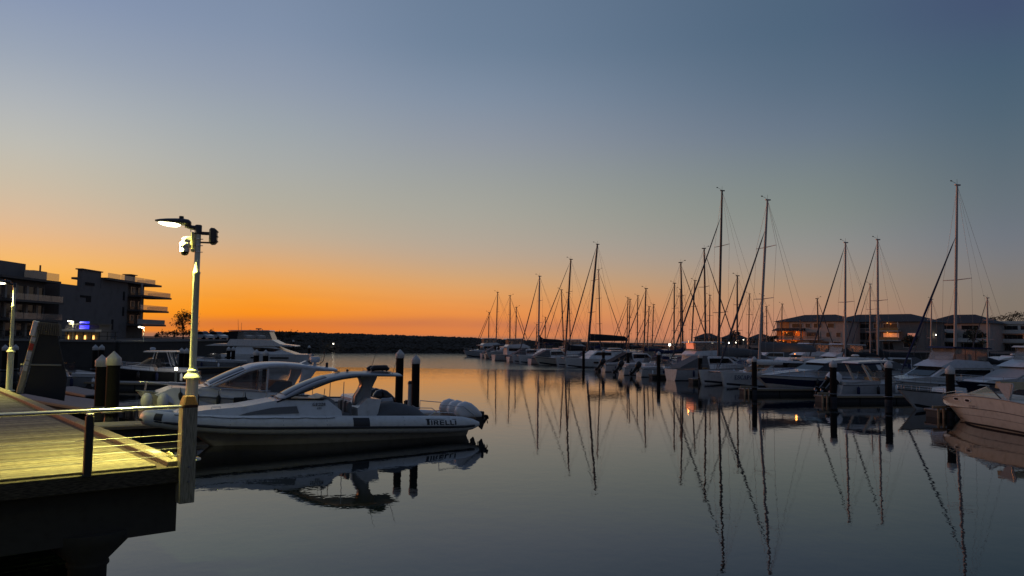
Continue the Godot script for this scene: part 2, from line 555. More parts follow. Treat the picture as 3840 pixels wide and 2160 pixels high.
func land(called: String, pts: Array, h: float) -> void:
	var st := S()
	var poly := PackedVector2Array(pts)
	var idx := Geometry2D.triangulate_polygon(poly)
	for i in range(0, idx.size(), 3):
		var t := []
		for k in 3:
			var p := poly[idx[i + k]]
			t.append(Vector3(p.x, h, p.y))
		tri(st, t[0], t[1], t[2])
	struct(called, st, "ground")
	# its sea wall: a capped concrete face, a thing of its own
	var w := thing("sea_wall", {3.0: "long concrete sea wall below the apartment blocks", 2.0: "low sea wall in front of the waterside houses", 2.2: "far low sea wall behind the distant yachts"}[h], "sea wall")
	var sw := S()
	var cp := S()
	for i in poly.size():
		var a := poly[i]
		var b := poly[(i + 1) % poly.size()]
		var d := (b - a)
		var c := (a + b) * 0.5
		var bs := Basis(Vector3.UP, atan2(-d.y, d.x))
		box(sw, Vector3(c.x, h * 0.5 - 1.02, c.y), Vector3(d.length() - 0.3, h + 1.9, 0.5), bs)
		box(cp, Vector3(c.x, h + 0.06, c.y), Vector3(d.length() - 0.3, 0.22, 0.8), bs)
	part(w, "wall_face", sw, "seawall")
	part(w, "coping", cp, "pontoon_deck")

func breakwater() -> void:
	var st := S()
	var nz := noise(0.35, 4, 9)
	var path := [Vector3(-62, 4.5, -180), Vector3(-50, 4.2, -193), Vector3(-36, 4.0, -202), Vector3(-20, 3.7, -208), Vector3(-6, 3.3, -213), Vector3(6, 2.9, -217), Vector3(12, 1.2, -219)]
	var c := Curve3D.new()
	for p in path:
		c.add_point(p)
	var secs := []
	var prof := [[-9.5, -1.0], [-7.2, 0.25], [-5.2, 0.5], [-3.6, 0.78], [-2.2, 0.95], [-0.8, 1.0], [0.8, 1.0], [2.4, 0.9], [9.0, -1.0]]
	var total := c.get_baked_length()
	var n := 190
	for i in n + 1:
		var o := c.sample_baked(total * i / n)
		var q := c.sample_baked(minf(total, total * i / n + 0.5))
		var q0 := c.sample_baked(maxf(0, total * i / n - 0.5))
		var d := (q - q0)
		d.y = 0
		d = d.normalized()
		var side := Vector3(-d.z, 0, d.x)
		var ring := PackedVector3Array()
		for p in prof:
			var v: Vector3 = Vector3(o.x, 0, o.z) - side * p[0] * 1.0 + Vector3(0, p[1] * o.y if p[1] > 0 else -1.0, 0)
			var k := nz.get_noise_3dv(v * 1.0)
			ring.append(v + Vector3(0, k * 0.7, 0) + side * k * 0.5)
		secs.append(ring)
	loft(st, secs, false, false, -1)
	var b := thing("breakwater", "long dark rock breakwater under the orange sky", "breakwater")
	part(b, "bank", st, "rock")
	# boulders of the armour layer: too many and too dark to tell apart
	var rock := S()
	var rn := noise(0.9, 2, 77)
	var rs := []
	for i in 6:
		var e := -PI / 2 + PI * i / 5.0
		var ring := PackedVector3Array()
		for j in 7:
			var a := TAU * j / 7
			var u := Vector3(cos(a) * cos(e), sin(e) * 0.75, sin(a) * cos(e))
			ring.append(u * (0.55 + rn.get_noise_3dv(u * 2.0) * 0.28))
		rs.append(ring)
	loft(rock, rs, true, false, -1)
	rock.generate_normals()
	var mm := MultiMesh.new()
	mm.transform_format = MultiMesh.TRANSFORM_3D
	mm.mesh = rock.commit()
	mm.instance_count = 3600
	for i in mm.instance_count:
		var o := c.sample_baked(total * rng.randf())
		var q := c.sample_baked(minf(total, c.get_closest_offset(o) + 0.6))
		var d := (q - o)
		d.y = 0
		d = d.normalized() if d.length() > 0.01 else Vector3(0.9, 0, -0.4)
		var side := Vector3(-d.z, 0, d.x)
		var t := rng.randf_range(-8.0, 2.0)
		var hy := 0.0
		for k in prof.size() - 1:
			if t >= prof[k][0] and t <= prof[k + 1][0]:
				hy = lerpf(prof[k][1], prof[k + 1][1], (t - prof[k][0]) / (prof[k + 1][0] - prof[k][0]))
		var s := rng.randf_range(0.7, 1.7)
		mm.set_instance_transform(i, Transform3D(Basis.from_euler(Vector3(rng.randf() * TAU, rng.randf() * TAU, 0)).scaled(Vector3(s, s * 0.8, s)), Vector3(o.x, maxf(0, hy) * o.y - 0.1, o.z) - side * t))
	var mi := MultiMeshInstance3D.new()
	mi.name = "boulders"
	mi.multimesh = mm
	mi.material_override = M["rock"]
	mi.set_meta("kind", "stuff")
	b.add_child(mi)
	# low scrub along the crest at its landward end
	var sc := S()
	for i in 1500:
		var o := c.sample_baked(total * pow(rng.randf(), 1.5) * 0.95)
		leaf_card(sc, o + Vector3(rng.randf_range(-2, 2), rng.randf_range(-0.3, 0.35), rng.randf_range(-2, 2)), 0.28)
	var so := part(b, "scrub", sc, "scrub")
	so.set_meta("kind", "stuff")
	for a in [[Vector3(-43.23, 2.039, -188), "tiny white light on the breakwater, nearer the tenders"], [Vector3(-19.932, 2.577, -205), "tiny yellow light on the breakwater, nearer its tip"]]:
		var l := thing("breakwater_light", a[1], "light", a[0] + Vector3(0, -0.5, 0.6), 0, "lights on the breakwater")
		var ls := S()
		cyl(ls, Vector3(0, -0.6, 0), Vector3(0, 0.38, 0), 0.06, 0.06, 8)
		part(l, "post", ls, "gate_frame")
		var lb := S()
		ball(lb, Vector3(0, 0.5, 0), Vector3(0.16, 0.16, 0.16), 8)
		part(l, "lamp", lb, "lamp_white")
		lamp_light(a[0], Color(1, 0.93, 0.8), 0.06)

func leaf_card(st: SurfaceTool, at: Vector3, size: float) -> void:
	var bs := Basis.from_euler(Vector3(rng.randf() * TAU, rng.randf() * TAU, rng.randf() * TAU))
	var s := size * rng.randf_range(0.6, 1.3)
	st.set_smooth_group(-1)
	tri(st, at + bs * Vector3(-s, 0, 0), at + bs * Vector3(0, s * 0.55, 0), at + bs * Vector3(s, 0, 0.1 * s))
	tri(st, at + bs * Vector3(-s, 0, 0), at + bs * Vector3(s, 0, 0.1 * s), at + bs * Vector3(0, -s * 0.55, 0))

func tree(label: String, at: Vector3, h: float, r: float, n: int, leaf: float, called := "tree", group := "") -> void:
	var t := thing(called, label, "tree", at, 0, group)
	var st := S()
	var top := Vector3(rng.randf_range(-0.1, 0.1) * h, h * 0.62, 0)
	tube(st, [Vector3.ZERO, top * 0.5, top], [0.05 * h * 0.6, 0.035 * h * 0.6, 0.015 * h], 7)
	var clumps := []
	for i in 9:
		var a := TAU * i / 9.0 + rng.randf() * 0.5
		var e := rng.randf_range(0.35, 0.95)
		var tip := Vector3(cos(a) * r * rng.randf_range(0.4, 0.85), h * e, sin(a) * r * rng.randf_range(0.4, 0.85))
		tube(st, [top * rng.randf_range(0.4, 0.9), (top + tip) * 0.5, tip], [0.014 * h, 0.009 * h, 0.004 * h], 5)
		clumps.append(tip)
	clumps.append(Vector3(0, h * 0.92, 0))
	part(t, "trunk", st, "trunk_bark")
	var lf := S()
	for i in n:
		var c: Vector3 = clumps[rng.randi() % clumps.size()]
		var d := Vector3(rng.randfn(), rng.randfn() * 0.7, rng.randfn()) * r * 0.2
		leaf_card(lf, c + d, leaf)
	part(t, "crown", lf, "leaf")

# ---------------------------------------------------------------- jetty with its lamp
func jetty() -> void:
	var turn := heading(-0.65, -0.76)
	var O := Vector3(-5.776, 1.9, -13.82)
	var j := thing("jetty", "timber plank jetty lit yellow by the lamp at its corner", "jetty", O, turn)
	# planks across the walkway
	var variants := []
	for v in 4:
		var st := S()
		bbox(st, Vector3.ZERO, Vector3(6.6, 0.045, 0.184 - 0.004 * v), 0.006, Basis(Vector3.UP, PI / 2))
		st.generate_normals()
		variants.append(st.commit())
	for i in 128:
		var k := rng.randi() % 4
		shared(j, "plank", variants[k], "plank_%d" % (rng.randi() % 5), Transform3D(Basis(Vector3.UP, rng.randf_range(-0.0006, 0.0006)), Vector3(0.1 + i * 0.2, -0.0225 + rng.randf_range(-0.004, 0.004), -3.76)))
	var st := S()
	for i in 7:
		bbox(st, Vector3(1.85 + 3.7 * i, -0.01, -0.14), Vector3(3.68, 0.12, 0.27), 0.015)
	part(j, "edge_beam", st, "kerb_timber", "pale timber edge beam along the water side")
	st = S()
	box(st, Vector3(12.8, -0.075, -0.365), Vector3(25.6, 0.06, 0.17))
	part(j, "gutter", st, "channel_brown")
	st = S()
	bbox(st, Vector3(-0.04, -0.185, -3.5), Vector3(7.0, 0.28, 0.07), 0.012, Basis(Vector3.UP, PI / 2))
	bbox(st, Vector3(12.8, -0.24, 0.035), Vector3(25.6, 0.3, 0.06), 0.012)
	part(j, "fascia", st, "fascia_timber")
	st = S()
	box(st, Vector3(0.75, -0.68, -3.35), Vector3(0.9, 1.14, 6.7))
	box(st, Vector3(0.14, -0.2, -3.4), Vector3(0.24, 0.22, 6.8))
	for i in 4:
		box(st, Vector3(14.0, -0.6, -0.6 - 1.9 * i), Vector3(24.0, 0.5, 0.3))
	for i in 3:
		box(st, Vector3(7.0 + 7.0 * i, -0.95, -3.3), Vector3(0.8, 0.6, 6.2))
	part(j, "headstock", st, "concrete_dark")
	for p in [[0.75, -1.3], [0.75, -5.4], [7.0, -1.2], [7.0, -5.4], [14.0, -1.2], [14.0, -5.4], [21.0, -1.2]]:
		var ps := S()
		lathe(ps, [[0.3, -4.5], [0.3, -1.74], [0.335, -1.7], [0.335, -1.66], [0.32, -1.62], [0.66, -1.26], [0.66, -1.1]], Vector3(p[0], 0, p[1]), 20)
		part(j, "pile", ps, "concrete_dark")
	# rail across the end
	var rails := [0.52, 0.40, 0.28, 0.16]
	st = S()
	tube(st, [Vector3(-0.1, 1.0, -0.12), Vector3(-0.1, 1.0, -7.0)], 0.032, 12)
	part(j, "handrail", st, "steel")
	for z in [-1.56, -3.2, -4.8, -6.4]:
		st = S()
		bbox(st, Vector3(-0.11, 0.42, z), Vector3(1.0, 0.12, 0.12), 0.015, Basis(Vector3(0, 0, 1), PI / 2))
		part(j, "rail_post", st, "gate_mesh")
		st = S()
		bbox(st, Vector3(-0.11, 0.945, z), Vector3(0.12, 0.03, 0.1), 0.008)
		part(j, "saddle", st, "steel")
	for h in rails:
		st = S()
		tube(st, [Vector3(-0.11, h, -0.1), Vector3(-0.11, h, -7.0)], 0.005, 6)
		part(j, "rail_wire", st, "wire")
	# corner post, bolted to the outside of the jetty
	var post := S()
	var sec := []
	for a in [[-0.68, 0.128], [0.98, 0.128], [1.0, 0.131], [1.03, 0.128], [1.17, 0.09], [1.18, 0.085]]:
		var ring := PackedVector3Array()
		var w: float = a[1]
		var ch := 0.02
		for q in [[-w, -w + ch], [-w + ch, -w], [w - ch, -w], [w, -w + ch], [w, w - ch], [w - ch, w], [-w + ch, w], [-w, w - ch]]:
			ring.append(Vector3(q[0] - 0.06, a[0], q[1] + 0.02))
		sec.append(ring)
	loft(post, sec.slice(0, 2), true, true, -1)
	var cp := part(j, "corner_post", post, "post_timber", "square weathered timber corner post")
	var head := S()
	loft(head, sec.slice(1), true, true, -1)
	part(cp, "post_head", head, "post_head")
	var bolt := S()
	for h in [-0.3, -0.05]:
		cyl(bolt, Vector3(-0.21, h, 0.02), Vector3(-0.24, h, 0.02), 0.022, 0.02, 6)
	part(cp, "bolt", bolt, "wire")
	# small reflector plate on the edge beam and a cleat
	st = S()
	box(st, Vector3(1.3, 0.054, -0.14), Vector3(0.5, 0.008, 0.16))
	part(j, "number_plate", st, "print_white")
	st = S()
	tube(st, [Vector3(0.25, 0.1, -0.12), Vector3(0.33, 0.13, -0.12), Vector3(0.5, 0.13, -0.12), Vector3(0.58, 0.1, -0.12)], 0.018, 8)
	cyl(st, Vector3(0.36, 0.05, -0.12), Vector3(0.36, 0.13, -0.12), 0.016, 0.016, 8)
	cyl(st, Vector3(0.47, 0.05, -0.12), Vector3(0.47, 0.13, -0.12), 0.016, 0.016, 8)
	part(j, "cleat", st, "plate_yellow")
	lamp_post("tall jetty lamp post beside the timber corner post, its head lit", Vector3(-5.81, 1.9, -14.12), 4.28, true, heading(-0.97, 0.24))
	lamp_post("second jetty lamp post, beside the dark gangway gate", Vector3(-19.076, 1.9, -29.449), 4.1, false, heading(-0.97, 0.24), 34.0)
	# added unseen lamp behind the viewer, there to brighten the corner post
	lamp_post("added lamp post on the quay behind the viewer", Vector3(-8.5, 2.6, -2.2), 4.28, false, heading(0.3, -0.95), 9.0)
	var q := thing("quay", "timber topped quay that the view is taken from", "quay", Vector3(-4, 0, 6))
	wbox(q, "quay_deck", Vector3(-26, 2.45, -9.2), Vector3(30, 2.6, 14), "pontoon_deck")
	wbox(q, "quay_wall", Vector3(-25.8, -1.5, -8.9), Vector3(29.8, 2.44, 13.8), "seawall")
	gate()

func lamp_post(label: String, at: Vector3, h: float, full: bool, turn: float, energy := 78.0) -> void:
	var l := thing("lamp_post", label, "lamp post", at, turn, "lamp posts on the jetty")
	var st := S()
	lathe(st, [[0.2, 0.0], [0.2, 0.025], [0.115, 0.035], [0.108, 0.06], [0.106, 1.46]], Vector3.ZERO, 20)
	part(l, "base_tube", st, "pole_paint")
	st = S()
	lathe(st, [[0.106, 1.46], [0.152, 1.465], [0.155, 1.49], [0.12, 1.54], [0.085, 1.585], [0.092, 1.6], [0.088, 1.63], [0.064, 1.64]], Vector3.ZERO, 20)
	part(l, "collar", st, "pole_paint")
	st = S()
	lathe(st, [[0.062, 1.63], [0.058, h - 0.9], [0.066, h - 0.89], [0.066, h - 0.86], [0.052, h - 0.85], [0.05, h - 0.12]], Vector3.ZERO, 16)
	part(l, "pole", st, "pole_paint")
	st = S()
	lathe(st, [[0.062, h - 0.16], [0.062, h], [0.05, h + 0.012]], Vector3.ZERO, 14)
	tube(st, [Vector3(0, h - 0.05, 0), Vector3(0.12, h - 0.04, 0), Vector3(0.22, h - 0.0, 0)], [0.045, 0.042, 0.05], 10)
	for k in 2:
		cyl(st, Vector3(0.06 + 0.07 * k, h - 0.12, 0), Vector3(0.06 + 0.07 * k, h - 0.05, 0), 0.008, 0.008, 6)
	part(l, "bracket", st, "lamp_housing")
	# luminaire: a flat lens-shaped housing, tilted up a little
	st = S()
	var secs := []
	for a in [[0.13, 0.05, 0.04, 0.0], [0.17, 0.1, 0.075, 0.0], [0.27, 0.14, 0.085, 0.0], [0.4, 0.145, 0.075, 0.0], [0.54, 0.13, 0.06, 0.0], [0.66, 0.1, 0.04, 0.0], [0.74, 0.045, 0.02, 0.0]]:
		var ring := PackedVector3Array()
		for q in 14:
			var t := TAU * q / 14
			ring.append(Vector3(a[0], h + 0.02 + a[0] * 0.05 + (a[2] * sin(t) if sin(t) > 0 else 0.5 * a[2] * sin(t)), a[1] * cos(t)))
		secs.append(ring)
	loft(st, secs)
	var hd := part(l, "lamp_head", st, "lamp_housing")
	st = S()
	secs = []
	for a in [[0.3, 0.02], [0.33, 0.07], [0.38, 0.105], [0.5, 0.11], [0.6, 0.085], [0.66, 0.05], [0.69, 0.015]]:
		var ring := PackedVector3Array()
		for q in 10:
			var t := PI * q / 9
			ring.append(Vector3(a[0], h - 0.005 + a[0] * 0.05 - 0.55 * a[1] * sin(t), a[1] * cos(t)))
		secs.append(ring)
	loft(st, secs, false, false)
	part(hd, "lamp_lens", st, "led_lens")
	st = S()
	lathe(st, [[0.042, h + 0.07], [0.042, h + 0.15], [0.038, h + 0.16]], Vector3(0.3, 0, 0), 14)
	part(hd, "photocell", st, "black")
	var sp := SpotLight3D.new()
	sp.name = numbered("jetty_lamp_light")
	sp.light_color = Color(1.0, 0.96, 0.52)
	sp.light_energy = energy
	sp.spot_range = 80
	sp.spot_angle = 76
	sp.spot_angle_attenuation = 1.0
	sp.spot_attenuation = 2.0
	sp.light_size = 0.16
	sp.shadow_enabled = true
	add_child(sp)
	sp.position = at + Basis(Vector3.UP, turn) * Vector3(0.54, h - 0.1, 0)
	sp.rotation_degrees = Vector3(-90, 0, 0)
	if not full:
		return
	# flood light on the far side, unlit
	st = S()
	var fl := []
	for a in [[-0.2, 0.09, 0.13], [-0.23, 0.115, 0.16], [-0.29, 0.11, 0.155], [-0.33, 0.08, 0.12]]:
		var ring := PackedVector3Array()
		for q in [[-1, -0.8], [-0.8, -1], [0.8, -1], [1, -0.8], [1, 0.8], [0.8, 1], [-0.8, 1], [-1, 0.8]]:
			ring.append(Vector3(a[0], h - 0.19 + q[1] * a[2] * 0.95, q[0] * a[1]))
		fl.append(ring)
	loft(st, fl, true, true, -1)
	for k in 3:
		box(st, Vector3(-0.33, h - 0.28 + 0.09 * k, 0), Vector3(0.03, 0.02, 0.15))
	part(l, "flood_light", st, "lamp_housing")
	st = S()
	bbox(st, Vector3(-0.13, h - 0.14, 0), Vector3(0.16, 0.06, 0.05), 0.01)
	bbox(st, Vector3(-0.13, h - 0.31, 0), Vector3(0.18, 0.03, 0.03), 0.006)
	part(l, "flood_bracket", st, "lamp_housing")
	# camera on its plate
	st = S()
	bbox(st, Vector3(0.085, h - 0.31, 0.0), Vector3(0.05, 0.36, 0.16), 0.008)
	part(l, "back_plate", st, "plate_yellow", "pale yellow mounting plate")
	st = S()
	tube(st, [Vector3(0.1, h - 0.28, 0), Vector3(0.17, h - 0.25, 0), Vector3(0.22, h - 0.26, 0), Vector3(0.22, h - 0.32, 0)], [0.05, 0.055, 0.055, 0.06], 12)
	lathe(st, [[0.05, h - 0.32], [0.095, h - 0.335], [0.1, h - 0.41], [0.08, h - 0.42], [0.086, h - 0.43], [0.08, h - 0.495]], Vector3(0.22, 0, 0), 18)
	var cam := part(l, "security_camera", st, "plastic_white", "white domed security camera")
	st = S()
	lathe(st, [[0.072, h - 0.495], [0.068, h - 0.525], [0.045, h - 0.555], [0.0, h - 0.565]], Vector3(0.22, 0, 0), 16)
	part(cam, "dome", st, "black_gloss")
	for k in 3:
		st = S()
		lathe(st, [[0.056, h - 0.26 - 0.12 * k], [0.058, h - 0.25 - 0.12 * k], [0.056, h - 0.24 - 0.12 * k]], Vector3.ZERO, 14)
		cyl(st, Vector3(-0.05, h - 0.25 - 0.12 * k, 0.0), Vector3(-0.09, h - 0.25 - 0.12 * k, 0.0), 0.008, 0.008, 6)
		part(l, "strap", st, "steel")

func gate() -> void:
	var a := Vector3(-18.111, 1.947, -28.4)
	var g := thing("gangway_gate", "dark gangway gate screen with white fins and signs on its sloping edge", "gate", Vector3(a.x, 1.9, a.z), 0)
	var st := S()
	var T := 2.5
	prism(st, [[0.28, 0.0], [1.76, -0.25], [1.82, 0.6], [1.35, 2.3], [1.3, T - 0.1], [0.78, T - 0.1]], 0.02)
	part(g, "screen", st, "gate_mesh")
	for k in 13:
		st = S()
		var t := k / 12.0
		bbox(st, Vector3(lerpf(0.7, 1.5, t), T - 0.1 - 0.06 * t, 0.03), Vector3(0.46, 0.028, 0.16), 0.005, Basis(Vector3(0, 0, 1), PI / 2 + 0.2 - 0.1 * t))
		part(g, "fin", st, "kerb_timber")
	st = S()
	var dir := Vector3(0.55, T, 0).normalized()
	var bs := Basis(dir, Vector3(-dir.y, dir.x, 0), Vector3(0, 0, 1))
	bbox(st, Vector3(0.0, 0, 0.02) + dir * T * 0.5 + Vector3(0.12, 0, 0), Vector3(T, 0.2, 0.12), 0.015, bs)
	part(g, "frame", st, "gate_frame")
	var marks := [[0.81, 0.14, "print_white"], [0.7, 0.23, "print_red"], [0.585, 0.2, "print_white"], [0.52, 0.08, "print_white"], [0.455, 0.12, "print_white"], [0.38, 0.18, "print_white"]]
	for m in marks:
		st = S()
		bbox(st, Vector3(0.12, 0, 0.086) + dir * T * m[0] + Vector3(0.0, 0, 0), Vector3(m[1] * 1.1, 0.17, 0.012), 0.004, bs)
		part(g, "sign", st, m[2])
	st = S()
	bbox(st, Vector3(0.86, 1.05, 0.03), Vector3(1.5, 0.06, 0.06), 0.01)
	part(g, "crossbar", st, "gate_frame")
	st = S()
	bbox(st, Vector3(0.58, T - 0.12, 0.06), Vector3(0.55, 0.2, 0.14), 0.02, bs)
	part(g, "top_cap", st, "plastic_white")

# ---------------------------------------------------------------- piles and pontoons
func pile(label: String, at: Vector3, h: float, r: float, cap := true, lean := 0.0) -> void:
	var p := thing("mooring_pile", label, "mooring pile", at, 0, "mooring piles")
	var st := S()
	tube(st, [Vector3(-lean * 2.0, -2.0, 0), Vector3(0, 0, 0), Vector3(0, h - r * 1.7, 0)], [r, r, r * 0.98], 14)
	part(p, "shaft", st, "pile_timber")
	p.rotation.z = rng.randf_range(-0.008, 0.008)
	p.rotation.x = rng.randf_range(-0.008, 0.008)
	if at.z > -80.0:
		st = S()
		var gp := []
		for k in 7:
			gp.append([r * (1.03 + 0.05 * rng.randf()), -0.4 + k * 0.12])
		gp.append([r, 0.42])
		lathe(st, gp, Vector3.ZERO, 12)
		part(p, "weed_band", st, "antifoul")
		st = S()
		var hoop := []
		for k in 17:
			hoop.append(Vector3(cos(TAU * k / 16) * r * 1.35, 0.62, sin(TAU * k / 16) * r * 1.35))
		tube(st, hoop, 0.03, 6)
		part(p, "guide_ring", st, "wire")
	if cap:
		st = S()
		lathe(st, [[r * 1.06, h - r * 2.2], [r * 1.1, h - r * 2.15], [r * 1.1, h - r * 1.15], [r * 1.06, h - r * 1.05], [0.02, h]], Vector3.ZERO, 14)
		part(p, "cap", st, "pile_cap")

func pontoon(label: String, a: Vector3, b: Vector3, w: float, group := "finger pontoons") -> void:
	var d := b - a
	var p := thing("pontoon", label, "pontoon", Vector3((a.x + b.x) / 2, 0, (a.z + b.z) / 2), heading(d.x, d.z), group)
	var L := d.length()
	var st := S()
	bbox(st, Vector3(0, 0.42, 0), Vector3(L, 0.1, w), 0.02)
	part(p, "deck", st, "pontoon_deck")
	st = S()
	for i in int(L / 3.0):
		bbox(st, Vector3(-L / 2 + 1.5 + i * 3.0, 0.12, 0), Vector3(2.94, 0.5, w * 0.86), 0.03)
	part(p, "float", st, "pontoon_float")
	st = S()
	for s in [-1, 1]:
		bbox(st, Vector3(0, 0.38, s * (w / 2 + 0.035)), Vector3(L - 0.1, 0.14, 0.06), 0.015)
	part(p, "rubbing_strip", st, "fender_timber")

func left_side() -> void:
	pile("shorter of the two white capped piles beyond the jetty rail, leaning brace side", Vector3(-19.57, 0, -37), 3.1, 0.26, true, 0.25)
	pile("taller of the two white capped piles beyond the jetty rail", Vector3(-17.774, 0, -34.6), 3.33, 0.285)
	pile("taller black pile with white cone cap behind the large inflatable's engines", Vector3(-5.389, 0, -37.361), 3.54, 0.19)
	pile("shorter black pile with white cone cap, right beside its taller twin", Vector3(-4.428, 0, -36.144), 3.32, 0.19)
	pile("left of two dark piles in front of the power catamaran", Vector3(-21.788, 0, -66), 2.87, 0.235)
	pile("right of two dark piles in front of the power catamaran", Vector3(-20.967, 0, -66), 2.85, 0.235)
	pile("twin pile with white cap off the catamaran's stern, left one", Vector3(-34.046, 0, -93), 2.6, 0.22)
	pile("twin pile with white cap off the catamaran's stern, right one", Vector3(-33.467, 0, -93), 2.62, 0.22)
	pile("capped pile just left of the lamp pole, left of its pair", Vector3(-32.02, 0, -75), 2.74, 0.24)
	pile("capped pile just left of the lamp pole, right of its pair", Vector3(-31.082, 0, -74), 2.76, 0.24)
	pile("capped pile below the lit kiosk, left of its pair", Vector3(-39.882, 0, -74), 2.95, 0.24)
	pile("capped pile below the lit kiosk, right of its pair", Vector3(-39.799, 0, -75), 2.95, 0.24)
	pile("white capped pile left of the second lamp post", Vector3(-45.88, 0, -70), 2.9, 0.24)
	pile("white capped pile between second lamp post and the gate", Vector3(-46.22, 0, -72), 2.9, 0.24)
	pile("small pile by the catamaran's bow, nearer water", Vector3(-33.65, 0, -118), 2.6, 0.17)
	pile("small pile by the catamaran's bow, taller one behind", Vector3(-36.192, 0, -128), 3.3, 0.17)
	pile("lone small pile at the catamaran's very bow", Vector3(-29.305, 0, -112), 2.65, 0.19)
	# white service bollard between the two piles
	var sb := thing("service_bollard", "slim white power bollard between the two capped piles", "bollard", Vector3(-4.732, 0.47, -36.7))
	var st := S()
	lathe(st, [[0.14, 0], [0.13, 1.42], [0.15, 1.43], [0.15, 1.46]], Vector3.ZERO, 12)
	part(sb, "column", st, "plastic_white")
	st = S()
	lathe(st, [[0.15, 1.46], [0.155, 1.52], [0.1, 1.6]], Vector3.ZERO, 12)
	part(sb, "cap", st, "black")
	pontoon("finger pontoon between the two tenders", Vector3(-20.5, 0, -29.2), Vector3(-3.2, 0, -38.6), 1.6)
	pontoon("walkway pontoon running out from below the gangway gate", Vector3(-28.6, 0.45, -45.797), Vector3(-19.91, 0.45, -38.763), 2.4)
	pontoon("second walkway pontoon behind the gate, parallel to the first", Vector3(-30.208, 0.45, -52.061), Vector3(-24.382, 0.45, -46.165), 1.6)
	pontoon("third pontoon behind the gate, below the dark hulled boat", Vector3(-33.768, 0.45, -58.851), Vector3(-24.155, 0.45, -57.699), 1.6)
	pontoon("fourth pontoon behind the gate, past the white bollards", Vector3(-42.524, 0.45, -74.56), Vector3(-33.419, 0.45, -64.489), 1.6)
	pontoon("pontoon in front of the power catamaran", Vector3(-34.905, 0.45, -84.602), Vector3(-29.838, 0.45, -90.454), 1.8)
	pontoon("farthest pontoon of the sunset side, below the sea wall", Vector3(-62.772, 0.45, -95.918), Vector3(-41.749, 0.45, -94.799), 2.0)
	# bright pontoon light just left of the lamp collar
	var pl := thing("pontoon_light", "bright white pontoon light seen left of the lamp post collar", "light", Vector3(-25.98, 0.638, -60))
	st = S()
	lathe(st, [[0.09, -0.9], [0.09, 0.6]], Vector3.ZERO, 10)
	part(pl, "column", st, "gate_frame")
	st = S()
	lathe(st, [[0.1, 0.64], [0.12, 0.7], [0.12, 0.82], [0.07, 0.87]], Vector3.ZERO, 10)
	part(pl, "lamp", st, "lamp_white")
	lamp_light(pl.position + Vector3(0, 0.78, 0), Color(1, 0.97, 0.95), 1.2)
	left_buildings()
	left_boats()

# ---------------------------------------------------------------- buildings on the sunset side
func wbox(parent: Node, called: String, lo: Vector3, hi: Vector3, m: String) -> MeshInstance3D:
	var st := S()
	box(st, (lo + hi) * 0.5, (hi - lo).abs())
	return part(parent, called, st, m)

